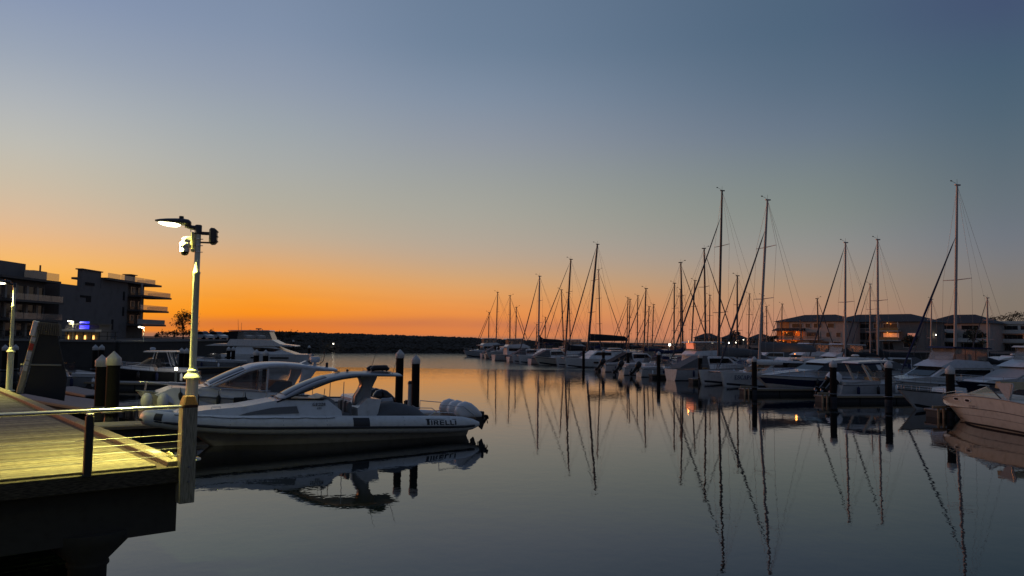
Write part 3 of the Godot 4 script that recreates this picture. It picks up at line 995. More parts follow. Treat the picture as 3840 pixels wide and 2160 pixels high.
func left_buildings() -> void:
	# nearer block: its long wall faces the water
	var a := thing("apartment_block", "nearer dark apartment block with glazed balconies at the frame's edge", "building", Vector3(-78, 3.0, -118))
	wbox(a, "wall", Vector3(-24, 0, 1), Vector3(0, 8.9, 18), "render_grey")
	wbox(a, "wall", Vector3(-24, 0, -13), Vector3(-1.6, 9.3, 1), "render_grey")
	var st := S()
	prism(st, [[-24, 8.9], [0.4, 8.9], [0.4, 9.1], [-4, 11.6], [-24, 12.0]], 8.2, -1, 0, 1, 9.4)
	part(a, "roof", st, "roof_tile")
	wbox(a, "penthouse", Vector3(-20, 9.3, -9), Vector3(-2.6, 12.2, 2.5), "render_grey")
	wbox(a, "penthouse", Vector3(-16, 9.3, -12.6), Vector3(-1.2, 11.2, -9), "render_grey")
	wbox(a, "roof_slab", Vector3(-24.4, 9.3, -13.8), Vector3(0.6, 9.65, 1.6), "slab")
	for k in 3:
		var y := 2.7 + 3.0 * k
		if k < 2:
			wbox(a, "balcony_slab", Vector3(-1.8, y, -13.4), Vector3(1.5, y + 0.32, 0.9), "slab")
			for i in 4:
				wbox(a, "balustrade", Vector3(1.38, y + 0.34, -13.2 + 3.5 * i), Vector3(1.42, y + 1.3, -9.85 + 3.5 * i), "balustrade_glass")
			wbox(a, "balustrade", Vector3(-1.5, y + 0.34, -13.28), Vector3(1.3, y + 1.3, -13.24), "balustrade_glass")
		for i in 5:
			var z := -12.4 + 2.7 * i
			var w := wbox(a, "window", Vector3(-1.62, 0.3 + 3.0 * k, z), Vector3(-1.52, 2.4 + 3.0 * k, z + 1.5), "house_glass")
			w.set_meta("kind", "thing")
			wbox(a, "pier", Vector3(-1.6, 0.3 + 3.0 * k, z + 1.75), Vector3(-1.2, 2.5 + 3.0 * k, z + 2.25), "render_pale")
	wbox(a, "balustrade", Vector3(0.4, 9.7, -13.4), Vector3(0.44, 10.9, -4.0), "balustrade_glass")
	for i in 3:
		wbox(a, "window", Vector3(-0.02, 3.6, 4 + 4.2 * i), Vector3(0.05, 5.2, 5.6 + 4.2 * i), "house_glass")
	wbox(a, "flue", Vector3(-2.2, 11.2, -12.2), Vector3(-2.0, 12.3, -12.0), "slab")
	# farther block
	var b := thing("apartment_block", "farther apartment block with stacked cantilevered balcony slabs against orange sky", "building", Vector3(-78, 3.0, -156))
	wbox(b, "wall", Vector3(-4.2, 0, 0), Vector3(0, 11.1, 10.2), "render_grey")
	wbox(b, "wall", Vector3(-9, 0, 10.2), Vector3(0, 9.4, 23.5), "render_grey")
	wbox(b, "stair_tower", Vector3(-1.0, 9.4, 10.22), Vector3(-0.1, 12.4, 16.6), "render_grey")
	wbox(b, "tower_cap", Vector3(-1.2, 12.4, 9.9), Vector3(0.1, 12.6, 17.0), "slab")
	wbox(b, "wall", Vector3(-6, 0, -11.5), Vector3(-2.2, 11.1, 0), "render_grey")
	wbox(b, "roof_slab", Vector3(-6, 11.1, -13.0), Vector3(0.9, 11.5, 9.8), "slab")
	var tips := [4.4, 5.2, 3.9]
	for k in 3:
		var y := 2.5 + 2.95 * k
		wbox(b, "balcony_slab", Vector3(-2.2, y, -13.0), Vector3(2.2 + 0.5 * k, y + 0.36, -0.2), "slab")
		wbox(b, "balustrade", Vector3(2.0 + 0.5 * k, y + 0.38, -12.7), Vector3(2.04 + 0.5 * k, y + 1.35, -0.4), "balustrade_glass" if k else "render_pale")
		wbox(b, "balustrade", Vector3(-2.0, y + 0.38, -12.84), Vector3(1.98 + 0.5 * k, y + 1.35, -12.8), "balustrade_glass")
		for i in 3:
			var z := -10.6 + 3.3 * i
			wbox(b, "window", Vector3(-2.22, y + 0.5, z), Vector3(-2.1, y + 2.3, z + 1.9), "house_glass")
			wbox(b, "blind", Vector3(-2.08, y + 1.1, z + 0.3), Vector3(-2.04, y + 2.2, z + 1.3), "curtain")
		wbox(b, "column", Vector3(1.2, y + 0.36, -3.2), Vector3(1.5, y + 2.95, -2.9), "render_pale")
	for i in 4:
		wbox(b, "balustrade", Vector3(-0.3, 11.52, -12.4 + 5.0 * i), Vector3(-0.26, 12.6, -7.6 + 5.0 * i), "balustrade_glass")
	wbox(b, "balustrade", Vector3(-0.3 - 4, 11.52, -12.5), Vector3(-0.3, 12.6, -12.46), "balustrade_glass")
	wbox(b, "chimney", Vector3(-1.6, 11.5, -3.6), Vector3(-0.4, 12.9, -1.6), "render_grey")
	wbox(b, "chimney_cap", Vector3(-1.9, 12.9, -4.0), Vector3(-0.1, 13.05, -1.2), "slab")
	for w in [[13.6, 7.35, 17.2, 7.75], [13.6, 6.6, 15.2, 7.35], [12.6, 9.7, 15.6, 10.2], [5.2, 1.6, 5.9, 3.6]]:
		wbox(b, "window", Vector3(-0.02, w[1], w[0]), Vector3(0.06, w[3] - 0.0, w[2]), "obscure_glass")
	for y in [1.2, 4.3]:
		wbox(b, "window", Vector3(-0.02, y + 3.2, 1.2), Vector3(0.05, y + 5.0, 1.9), "obscure_glass")
	# kiosk with a blue screen
	var k := thing("kiosk", "low pale kiosk with a glowing blue screen and wall lights", "kiosk", Vector3(-54.448, 2.866, -98) * Vector3(1, 0, 1) + Vector3(0, 3.0, 0))
	wbox(k, "wall", Vector3(-2.3, 0, -3), Vector3(2.0, 2.0, 0), "render_grey")
	wbox(k, "canopy", Vector3(-2.6, 1.1, -0.2), Vector3(2.2, 1.45, 1.2), "render_white")
	wbox(k, "canopy", Vector3(-1.4, 2.0, -2.6), Vector3(2.3, 2.2, 0.9), "slab")
	wbox(k, "blue_screen", Vector3(-0.45, 1.5, 0.02), Vector3(0.75, 2.45, 0.1), "screen_blue")
	var bl := OmniLight3D.new()
	bl.name = "blue_screen_light"
	bl.position = k.position + Vector3(0.15, 2.0, 0.7)
	bl.light_color = Color(0.1, 0.12, 1.0)
	bl.light_energy = 0.5
	bl.light_size = 0.5
	bl.omni_range = 40
	bl.omni_attenuation = 2.0
	bl.shadow_enabled = true
	add_child(bl)
	for i in 4:
		var x := -1.85 + 1.08 * i
		wbox(k, "wall_lamp", Vector3(x - 0.1, 0.2, 0.03), Vector3(x + 0.1, 0.7, 0.12), "lamp_warm")
		lamp_light(k.position + Vector3(x, 0.45, 0.3), Color(1, 0.85, 0.5), 0.03)
	for p in [[Vector3(-55.434, 5.506, -97), "far street lamp with two heads above the blue kiosk"], [Vector3(-46.503, 4.892, -97), "far street lamp with two heads right of the farther block"]]:
		var l := thing("street_lamp", p[1], "street lamp", Vector3(p[0].x, 3.0, p[0].z), 0, "far street lamps")
		var h: float = p[0].y - 3.0
		st = S()
		cyl(st, Vector3(0.25, 0, 0), Vector3(0.25, h, 0), 0.05, 0.04, 8)
		bbox(st, Vector3(-0.1, h, 0), Vector3(0.8, 0.05, 0.05), 0.01)
		part(l, "pole", st, "pole_paint")
		for x in [-0.32, 0.12]:
			st = S()
			ball(st, Vector3(x, h - 0.05 - 0.2 * (x + 0.3), 0), Vector3(0.2, 0.09, 0.12), 8)
			part(l, "lamp", st, "lamp_white")
		lamp_light(l.position + Vector3(0, h - 0.35, 0.2), Color(1, 0.95, 0.75), 1.6)
	tree("leafy tree behind the lamp pole against the orange sky", Vector3(-63.814, 3, -150), 5.3, 2.3, 1500, 0.17)
	for i in 12:
		tree("dark shrub on the crest between farther block and breakwater, %s from the block" % ORD[i], Vector3(-73.5 + i * 2.0, 3.0, -162 - i * 1.6), rng.randf_range(1.1, 1.8), 1.5, 260, 0.2, "shrub", "shrubs along the bank")
	# parked cars on the road behind the sea wall
	var names := ["white hatchback parked first beside the lamp pole", "white sedan parked second from the lamp pole", "dark car parked third, between the white ones", "white van-like car parked fourth from the lamp pole", "silver car parked last, nearest the catamaran's flybridge"]
	for i in 5:
		car(names[i], Vector3(0, 0, 0) + Vector3(-58.3 + i * 2.55 * 0.55, 3.0, -146 - i * 3.2), i)
	# promenade fence
	var f := thing("promenade_fence", "dark post and rail fence along the top of the sea wall", "fence", Vector3(-47, 3.17, -92))
	for i in 46:
		wbox(f, "post", Vector3(-0.3 - i * 0.95, 0, -0.04), Vector3(-0.22 - i * 0.95, 1.0, 0.04), "gate_mesh")
	for y in [0.45, 0.95]:
		wbox(f, "rail", Vector3(-43.6, y, -0.025), Vector3(0, y + 0.06, 0.025), "gate_mesh")

func car(label: String, at: Vector3, i: int) -> void:
	var c := thing("parked_car", label, "car", at, heading(0.8, 0.5), "cars parked behind the sea wall")
	var st := S()
	prism(st, [[-2.1, 0.3], [-2.1, 0.85], [-1.2, 0.95], [1.1, 0.95], [2.1, 0.75], [2.15, 0.3]], 0.86)
	part(c, "body", st, "car_dark" if i == 2 else "car_paint")
	st = S()
	prism(st, [[-1.75, 0.93], [-1.25, 1.42], [0.35, 1.45], [1.1, 0.93]], 0.8, 0.62, 0.93, 1.45)
	part(c, "cabin", st, "window_glass")
	st = S()
	prism(st, [[-1.3, 1.4], [-1.25, 1.47], [0.3, 1.5], [0.42, 1.42]], 0.64)
	part(c, "roof", st, "car_dark" if i == 2 else "car_paint")
	for x in [-1.3, 1.35]:
		for z in [-0.78, 0.78]:
			st = S()
			cyl(st, Vector3(x, 0.31, z - 0.1), Vector3(x, 0.31, z + 0.1), 0.31, 0.31, 12)
			part(c, "wheel", st, "tyre")

# ---------------------------------------------------------------- hulls
func hull_pt(p: Dictionary, s: float, v: float, side: float) -> Vector3:
	var bw: float = p.B * 0.5
	if s < 0.45:
		bw *= lerpf(p.tw, 1.0, smoothstep(0.0, 0.45, s))
	else:
		bw *= pow(maxf(0.0, 1.0 - pow((s - 0.45) / 0.55, p.get("fine", 2.2))), 0.8)
	var top: float = lerpf(p.fs, p.fb, pow(s, 1.7)) - p.get("sag", 0.06) * sin(PI * s)
	var low: float = -p.d * (1.0 - smoothstep(0.7, 1.0, s) * 0.6)
	var q := lerpf(p.get("full", 0.38), 0.85, smoothstep(0.5, 1.0, s))
	var y := lerpf(low, top, v)
	var x: float = -p.L / 2 + p.L * s + p.rake * (v - 1.0) * smoothstep(0.55, 1.0, s) + p.get("trake", 0.0) * (v - 1.0) * (1.0 - smoothstep(0.0, 0.12, s))
	return Vector3(x, y, side * bw * pow(v, q))

func sheer(p: Dictionary, x: float) -> float:
	var s: float = clampf((x + p.L / 2) / p.L, 0, 1)
	return lerpf(p.fs, p.fb, pow(s, 1.7)) - p.get("sag", 0.06) * sin(PI * s)

func build_hull(o: Node, p: Dictionary, hull_m: String, deck_m: String, zc := 0.0) -> void:
	var st := S()
	var n := 22
	var secs := []
	var k := 9
	for i in n + 1:
		var s := 1.0 - pow(1.0 - float(i) / n, 1.25)
		var ring := PackedVector3Array()
		for j in range(-k, k + 1):
			ring.append(hull_pt(p, s, absf(j) / float(k), signf(j) if j else 1.0) + Vector3(0, 0, zc))
		secs.append(ring)
	loft(st, secs, false, false)
	st.set_smooth_group(-1)
	var r: PackedVector3Array = secs[0]
	var mid := (r[0] + r[2 * k]) * 0.5
	for j in 2 * k:
		tri(st, mid, r[j], r[j + 1])
	part(o, "hull", st, hull_m)
	st = S()
	var ds := []
	for i in n + 1:
		var a: Vector3 = secs[i][0]
		var b: Vector3 = secs[i][2 * k]
		var dn := Vector3(0, -0.04, 0)
		ds.append(PackedVector3Array([a.lerp(b, 0.005) + dn, (a + b) * 0.5 + Vector3(0, 0.05, 0) + dn, b.lerp(a, 0.005) + dn]))
	loft(st, ds, false, false)
	part(o, "deck", st, deck_m)

func band(o: Node, called: String, p: Dictionary, v0: float, v1: float, m: String, s0 := 0.0, s1 := 1.0, zc := 0.0, proud := 0.012) -> void:
	var st := S()
	for side in [-1.0, 1.0]:
		var secs := []
		for i in 25:
			var s := lerpf(s0, s1, 1.0 - pow(1.0 - i / 24.0, 1.25))
			var ring := PackedVector3Array()
			for v in [v0, lerpf(v0, v1, 0.5), v1]:
				ring.append(hull_pt(p, s, v, side) + Vector3(0.004, 0, zc + side * proud))
			secs.append(ring)
		loft(st, secs, false, false)
	part(o, called, st, m)

func gunwale(o: Node, p: Dictionary, m: String, r := 0.03, zc := 0.0) -> void:
	var st := S()
	for side in [-1.0, 1.0]:
		var pts := []
		for i in 15:
			pts.append(hull_pt(p, i / 14.0, 1.0, side) + Vector3(0, 0, zc))
		tube(st, pts, r, 6)
	part(o, "rubbing_rail", st, m)

func rails(o: Node, p: Dictionary, s0: float, s1: float, h: float, m := "steel", r := 0.014, zc := 0.0, mids := 1) -> void:
	var st := S()
	for side in [-1.0, 1.0]:
		for lv in mids + 1:
			var pts := []
			for i in 12:
				pts.append(hull_pt(p, lerpf(s0, s1, i / 11.0), 1.0, side * 0.93) + Vector3(0, h * (lv + 1.0) / (mids + 1.0), zc))
			tube(st, pts, r, 5)
		for i in 6:
			var b := hull_pt(p, lerpf(s0, s1, i / 5.0), 1.0, side * 0.93) + Vector3(0, 0, zc)
			cyl(st, b, b + Vector3(0, h, 0), r, r, 5)
	part(o, "guard_rail", st, m)

func outboard(o: Node, at: Vector3, tilt: float, cowl: String, scale := 1.0) -> void:
	# tilt 0: leg straight down; tilt > 0: leg swung up and aft (towards -x)
	var e := Node3D.new()
	e.name = "outboard"
	o.add_child(e, true)
	e.position = at
	e.rotation.z = -tilt
	e.scale = Vector3.ONE * scale
	var st := S()
	var secs := []
	for a in [[0.0, 0.16, 0.13], [0.06, 0.27, 0.19], [0.25, 0.33, 0.215], [0.5, 0.33, 0.21], [0.66, 0.29, 0.19], [0.76, 0.2, 0.14], [0.79, 0.08, 0.06]]:
		var ring := PackedVector3Array()
		for q in 14:
			var t := TAU * q / 14
			var c := cos(t)
			var s := sin(t)
			ring.append(Vector3(-0.3 + signf(c) * pow(absf(c), 0.7) * a[1] - a[0] * 0.12, 0.05 + a[0], signf(s) * pow(absf(s), 0.7) * a[2]))
		secs.append(ring)
	loft(st, secs.slice(2))
	part(e, "cowl", st, cowl)
	st = S()
	loft(st, secs.slice(0, 3))
	part(e, "lower_cowl", st, "black")
	st = S()
	prism(st, [[-0.52, 0.06], [-0.12, 0.06], [-0.18, -0.5], [-0.24, -0.75], [-0.5, -0.75], [-0.48, -0.5]], 0.075)
	prism(st, [[-0.7, -0.74], [-0.16, -0.74], [-0.16, -0.78], [-0.7, -0.78]], 0.16)
	tube(st, [Vector3(-0.08, -0.92, 0), Vector3(-0.18, -0.92, 0), Vector3(-0.5, -0.92, 0), Vector3(-0.66, -0.92, 0)], [0.02, 0.07, 0.075, 0.05], 8)
	prism(st, [[-0.5, -0.75], [-0.24, -0.75], [-0.26, -1.0], [-0.42, -1.16], [-0.5, -1.0]], 0.03)
	bbox(st, Vector3(-0.02, -0.1, 0), Vector3(0.16, 0.5, 0.26), 0.02)
	part(e, "drive_leg", st, "black")
	st = S()
	for k in 3:
		var t := TAU * k / 3.0 + 0.4
		var b1 := Vector3(0, cos(t), sin(t))
		var b2 := Vector3(0, -sin(t), cos(t))
		var c := Vector3(-0.6, -0.92, 0)
		st.set_smooth_group(-1)
		var q := [c + b1 * 0.04 - b2 * 0.03, c + b1 * 0.12 - b2 * 0.09 + Vector3(0.05, 0, 0), c + b1 * 0.2 - b2 * 0.02 + Vector3(0.02, 0, 0), c + b1 * 0.19 + b2 * 0.07 + Vector3(-0.05, 0, 0), c + b1 * 0.06 + b2 * 0.05 + Vector3(-0.04, 0, 0)]
		for f in [0.0, 0.012]:
			var dd := Vector3(f, 0, 0)
			tri(st, q[0] + dd, q[1] + dd, q[2] + dd)
			tri(st, q[0] + dd, q[2] + dd, q[3] + dd)
			tri(st, q[0] + dd, q[3] + dd, q[4] + dd)
	part(e, "propeller", st, "wire")

# outboard with a long slanted cowl; reach: how far the drive is swung out behind
func slant_outboard(o: Node, at: Vector3, cowl: String, reach: float) -> void:
	var e := Node3D.new()
	e.name = "outboard"
	o.add_child(e, true)
	e.position = at
	var st := S()
	var low := S()
	var secs := []
	var lows := []
	for a in [[-3.26, 0.92, 1.08, 0.12], [-3.32, 0.82, 1.22, 0.2], [-3.45, 0.74, 1.36, 0.25], [-3.7, 0.7, 1.44, 0.275], [-3.95, 0.7, 1.37, 0.27], [-4.2, 0.71, 1.18, 0.24], [-4.4, 0.73, 0.98, 0.18], [-4.52, 0.77, 0.86, 0.07]]:
		var ring := PackedVector3Array()
		for q in 16:
			var t := TAU * q / 16
			var c := cos(t)
			var s := sin(t)
			ring.append(Vector3(a[0], (a[1] + a[2]) * 0.5 + signf(s) * pow(absf(s), 0.75) * (a[2] - a[1]) * 0.5, signf(c) * pow(absf(c), 0.7) * a[3]))
		secs.append(ring)
	loft(st, secs)
	part(e, "cowl", st, cowl)
	prism(low, [[-3.4, 0.78], [-4.45, 0.76], [-4.3, 0.55], [-3.6, 0.5]], 0.2)
	part(e, "lower_cowl", low, "black")
	st = S()
	var f := Vector3(-4.5 - reach, 0.62 - reach * 0.25, 0)
	loft(st, [PackedVector3Array([Vector3(-3.7, 0.72, -0.09), Vector3(-3.7, 0.72, 0.09), Vector3(-3.75, 0.45, 0.09), Vector3(-3.75, 0.45, -0.09)]), PackedVector3Array([f + Vector3(0, 0.18, -0.07), f + Vector3(0, 0.18, 0.07), f + Vector3(0, -0.14, 0.07), f + Vector3(0, -0.14, -0.07)])], true, true, -1)
	prism(st, [[f.x + 0.02, f.y + 0.36], [f.x - 0.1, f.y + 0.36], [f.x - 0.14, f.y - 0.1], [f.x - 0.02, f.y - 0.42], [f.x + 0.12, f.y - 0.3]], 0.045)
	bbox(st, f + Vector3(-0.02, 0.22, 0), Vector3(0.1, 0.3, 0.3), 0.02)
	tube(st, [f + Vector3(0.1, -0.02, 0), f + Vector3(-0.05, -0.02, 0), f + Vector3(-0.26, 0.02, 0)], [0.05, 0.075, 0.05], 8)
	part(e, "drive_leg", st, "black")
	st = S()
	st.set_smooth_group(-1)
	for k in 4:
		var t := TAU * k / 4.0 + at.z
		var b1 := Vector3(0.1, cos(t), sin(t)).normalized()
		var b2 := Vector3(0.3, -sin(t), cos(t)).normalized()
		var c := f + Vector3(-0.26, 0.02, 0)
		var q := [c + b1 * 0.04 - b2 * 0.04, c + b1 * 0.15 - b2 * 0.1, c + b1 * 0.24 - b2 * 0.02, c + b1 * 0.22 + b2 * 0.08, c + b1 * 0.06 + b2 * 0.06]
		for sh in [0.0, 0.012]:
			var dd := Vector3(sh, 0, 0)
			tri(st, q[0] + dd, q[1] + dd, q[2] + dd)
			tri(st, q[0] + dd, q[2] + dd, q[3] + dd)
			tri(st, q[0] + dd, q[3] + dd, q[4] + dd)
	part(e, "propeller", st, "black")

# ---------------------------------------------------------------- the two tenders in front
func smooth_path(pts: Array, per := 6) -> Array:
	var c := Curve3D.new()
	for i in pts.size():
		var t := Vector3.ZERO
		if i > 0 and i < pts.size() - 1:
			t = (pts[i + 1] - pts[i - 1]) / 6.0
		c.add_point(pts[i], -t, t)
	var out := []
	for i in pts.size() - 1:
		for k in per:
			out.append(c.sample(i, float(k) / per))
	out.append(pts[-1])
	return out

# curved roof shell following a side profile; half widths per point
func shell(st: SurfaceTool, prof: Array, width: Array, thick: Array, crown: float) -> void:
	var secs := []
	for i in prof.size():
		var p: Vector3 = prof[i]
		var d: Vector3 = (prof[mini(i + 1, prof.size() - 1)] - prof[maxi(i - 1, 0)]).normalized()
		var nrm := Vector3(-d.y, d.x, 0)
		if nrm.y < 0:
			nrm = -nrm
		var ring := PackedVector3Array()
		var n := 9
		for k in n:
			var t := lerpf(-1, 1, k / float(n - 1))
			ring.append(p + nrm * crown * (1 - t * t) + Vector3(0, 0, t * width[i]))
		ring.append(p - nrm * thick[i] * 0.35 + Vector3(0, 0, width[i] * 1.02))
		for k in n:
			var t := lerpf(1, -1, k / float(n - 1))
			ring.append(p + nrm * (crown * (1 - t * t) - thick[i]) + Vector3(0, 0, t * width[i] * 0.95))
		ring.append(p - nrm * thick[i] * 0.35 - Vector3(0, 0, width[i] * 1.02))
		secs.append(ring)
	loft(st, secs)

func interp(xs: Array, ys: Array, x: float) -> float:
	for i in xs.size() - 1:
		if x <= xs[i + 1] or i == xs.size() - 2:
			return lerpf(ys[i], ys[i + 1], clampf((x - xs[i]) / (xs[i + 1] - xs[i]), 0, 1))
	return ys[-1]

func tube_centre(x: float) -> float:
	return interp([-4.2, -2.7, 2.3, 5.7, 7.6, 8.6], [0.52, 0.57, 0.76, 0.87, 1.02, 1.14], x)

func tenders() -> void:
	rib()
	hardtop_boat()
	mooring_line("slack mooring line from the inflatable's stern to the shorter capped pile", Vector3(-2.4, 0.85, -34.3), Vector3(-4.55, 1.0, -35.9), 0.25)
	mooring_line("mooring line from the inflatable's bow to the finger pontoon", Vector3(-12.6, 1.2, -29.0), Vector3(-15.2, 0.5, -31.4), 0.15)
	mooring_line("mooring line from the hardtop speedboat's bow to the finger pontoon", Vector3(-16.0, 1.55, -34.3), Vector3(-15.0, 0.5, -33.2), 0.1)

func mooring_line(label: String, a: Vector3, b: Vector3, sag: float) -> void:
	var o := thing("mooring_line", label, "rope", a, 0, "mooring lines")
	var st := S()
	var pts := []
	for i in 11:
		var t := i / 10.0
		pts.append((b - a) * t - Vector3(0, sag * 4.0 * t * (1.0 - t), 0))
	tube(st, pts, 0.016, 6)
	part(o, "rope", st, "canvas_pale")

func rib() -> void:
	var o := thing("inflatable_tender", "large white inflatable speedboat with swept hardtop and lettering on its tube", "inflatable boat", Vector3(-5.58, 0, -32.14), -2.63634)
	# air tube: a U round the bow
	var side := []
	for p in [[-4.05, 1.42, 0.1], [-3.75, 1.45, 0.22], [-3.3, 1.47, 0.31], [-2.6, 1.48, 0.345], [-1.0, 1.5, 0.35], [1.0, 1.5, 0.35], [3.0, 1.48, 0.35], [4.6, 1.42, 0.345], [6.0, 1.24, 0.33], [7.2, 0.95, 0.31], [8.0, 0.62, 0.295], [8.45, 0.28, 0.285], [8.55, 0.0, 0.28]]:
		side.append(p)
	var pts := []
	var rad := []
	for p in side:
		pts.append(Vector3(p[0], tube_centre(p[0]), -p[1]))
		rad.append(p[2])
	for i in range(side.size() - 2, -1, -1):
		var p: Array = side[i]
		pts.append(Vector3(p[0], tube_centre(p[0]), p[1]))
		rad.append(p[2])
	var c := Curve3D.new()
	var st := S()
	tube(st, pts, rad, 26)
	part(o, "air_tube", st, "tube_fabric")
	for zs in [-1.0, 1.0]:
		# dark rubbing strake and wear patches on the tube
		st = S()
		var sp := []
		for p in side:
			if p[2] > 0.18:
				sp.append(Vector3(p[0], tube_centre(p[0]) - 0.07 * p[2] / 0.35, zs * (p[1] + p[2] * 0.97)))
		sp[-1] = Vector3(8.83, tube_centre(8.5) - 0.05, 0)
		tube(st, smooth_path(sp, 3), 0.05, 8)
		part(o, "rubbing_strake", st, "tube_dark")
		for w in [[0.85, 1.5, -0.2, 0.95], [8.02, 8.22, 0.0, 0.9], [5.1, 5.3, -2.0, -2.0]]:
			if w[2] < -1:
				continue
			st = S()
			patch(st, side, zs, w[0], w[1], w[2], w[3])
			part(o, "wear_patch", st, "tube_dark")
	for x in [-2.6, -0.6, 2.5, 4.1, 5.9, 7.2]:
		for zs in [-1.0, 1.0]:
			st = S()
			patch(st, side, zs, x, x + 0.035, -1.3, 1.5, 0.004)
			part(o, "tube_seam", st, "tube_seam")
	st = S()
	for zs in [-1.0, 1.0]:
		for k in 5:
			var x0 := 2.2 + k * 1.1
			tube(st, [tube_skin(side, zs, x0, 0.95, 0.01), tube_skin(side, zs, x0 + 0.3, 0.8, 0.035), tube_skin(side, zs, x0 + 0.8, 0.8, 0.035), tube_skin(side, zs, x0 + 1.1, 0.95, 0.01)], 0.014, 6)
	part(o, "grab_line", st, "tube_dark")
	lettering(o, side)
	# rigid hull below the tube
	var p := {"L": 11.6, "B": 2.75, "fs": 0.55, "fb": 1.2, "d": 0.4, "tw": 0.95, "rake": 1.6, "full": 0.42, "fine": 2.4}
	var hn := Node3D.new()
	hn.name = "rigid_hull"
	o.add_child(hn)
	hn.position = Vector3(2.05, 0, 0)
	build_hull(hn, p, "gelcoat_cream", "deck_grey")
	# foredeck and side mouldings
	st = S()
	prism(st, [[7.6, 1.1], [7.7, 1.3], [6.7, 1.42], [5.4, 1.5], [4.3, 1.68], [3.4, 1.72], [2.25, 1.66], [1.75, 1.24], [1.7, 0.85], [5.5, 0.85]], 1.12, 0.8, 0.9, 1.75)
	part(o, "deck_house", st, "gelcoat")
	for zs in [-1.0, 1.0]:
		st = S()
		prism(st, [[5.75, 1.15], [5.0, 1.2], [3.4, 1.2], [3.5, 1.47], [4.4, 1.44], [5.3, 1.28]], 0.012, -1, 0, 1, zs * 1.03)
		part(o, "side_panel", st, "panel_grey")
	for zs in [-1.0, 1.0]:
		st = S()
		prism(st, [[2.45, 1.655], [4.0, 1.72], [4.15, 1.76], [2.3, 1.72]], 0.02, -1, 0, 1, zs * 0.86)
		part(o, "coaming_strip", st, "black_gloss")
	# hardtop sweeping up from the foredeck
	st = S()
	var hp := smooth_path([Vector3(4.0, 1.7, 0), Vector3(3.5, 1.97, 0), Vector3(2.88, 2.25, 0), Vector3(2.23, 2.46, 0), Vector3(1.6, 2.58, 0), Vector3(1.04, 2.63, 0), Vector3(0.26, 2.62, 0), Vector3(-0.85, 2.56, 0)], 4)
	var wd := []
	var th := []
	for i in hp.size():
		var t := i / float(hp.size() - 1)
		wd.append(lerpf(0.8, 1.02, sqrt(t)) if t < 0.85 else lerpf(1.0, 0.8, (t - 0.85) / 0.15))
		th.append(interp([0, 0.12, 0.5, 0.8, 1.0], [0.05, 0.12, 0.12, 0.09, 0.04], t))
	shell(st, hp, wd, th, 0.09)
	part(o, "hardtop", st, "gelcoat_grey")
	st = S()
	var wp := hp.slice(2, 13)
	var ww := []
	var wt := []
	for q in wp:
		ww.append(0.62)
		wt.append(0.02)
	var wp2 := []
	for q in wp:
		wp2.append(q + Vector3(0.02, 0.05, 0))
	shell(st, wp2, ww, wt, 0.075)
	part(o, "windscreen", st, "window_glass")
	st = S()
	for zs in [-1.0, 1.0]:
		tube(st, smooth_path([Vector3(4.2, 1.63, zs * 0.84), Vector3(3.0, 2.06, zs * 0.95), Vector3(2.0, 2.42, zs * 0.99), Vector3(1.0, 2.56, zs * 1.02)], 5), 0.03, 6)
	part(o, "roof_rail", st, "black_gloss")
	# arch legs
	st = S()
	var lg := []
	for a in [[2.55, 0.86, 0.0], [2.4, 0.74, 0.05], [2.2, 0.68, 0.16], [2.0, 0.76, 0.25], [1.7, 0.95, 0.28], [1.3, 0.98, 0.2], [0.8, 1.0, 0.1]]:
		var ring := PackedVector3Array()
		for q in [[-1, 0.5], [-0.85, 0.9], [0, 1], [0.85, 0.9], [1, 0.5], [1, -0.5], [0.85, -0.9], [0, -1], [-0.85, -0.9], [-1, -0.5]]:
			ring.append(Vector3((a[1] + a[2]) * 0.5 + q[0] * (a[1] - a[2]) * 0.5, a[0], q[1] * 0.3))
		lg.append(ring)
	loft(st, lg)
	part(o, "arch_leg", st, "gelcoat_grey")
	for zs in [-1.0, 1.0]:
		st = S()
		cyl(st, Vector3(1.68, 1.1, zs * 0.96), Vector3(1.66, 2.36, zs * 0.96), 0.016, 0.016, 6)
		part(o, "support_pole", st, "steel")
		st = S()
		cyl(st, Vector3(2.42, 1.7, zs * 0.85), Vector3(2.4, 2.1, zs * 0.9), 0.014, 0.014, 6)
		part(o, "support_pole", st, "steel")
	# helm console, seats, aft bench and cover
	st = S()
	prism(st, [[2.9, 1.0], [2.9, 1.6], [2.3, 1.82], [1.95, 1.6], [1.85, 1.0]], 0.72)
	part(o, "console", st, "gelcoat_grey")
	for z in [-0.5, 0.05, 0.6]:
		st = S()
		bbox(st, Vector3(1.3, 1.25, z), Vector3(0.14, 0.6, 0.44), 0.05)
		bbox(st, Vector3(1.5, 1.0, z), Vector3(0.46, 0.22, 0.44), 0.05)
		part(o, "helm_seat", st, "panel_grey")
	st = S()
	prism(st, [[1.0, 0.9], [1.02, 1.3], [0.62, 1.68], [0.05, 1.62], [0.1, 1.36], [0.2, 0.9]], 0.78)
	part(o, "galley_unit", st, "gelcoat")
	st = S()
	var cs := []
	for a in [[0.22, 1.12, 0.9], [0.0, 1.3, 0.98], [-0.6, 1.42, 1.02], [-1.1, 1.34, 1.02], [-1.55, 1.22, 0.98], [-1.95, 0.92, 0.9]]:
		cs.append(PackedVector3Array([Vector3(a[0], 0.85, -1.1), Vector3(a[0], a[1] - 0.22, -a[2] - 0.05), Vector3(a[0], a[1], -a[2] * 0.6), Vector3(a[0], a[1] + 0.03, 0), Vector3(a[0], a[1], a[2] * 0.6), Vector3(a[0], a[1] - 0.22, a[2] + 0.05), Vector3(a[0], 0.85, 1.1)]))
	loft(st, cs, true, true)
	part(o, "seat_cover", st, "canvas_grey")
	st = S()
	var kp := []
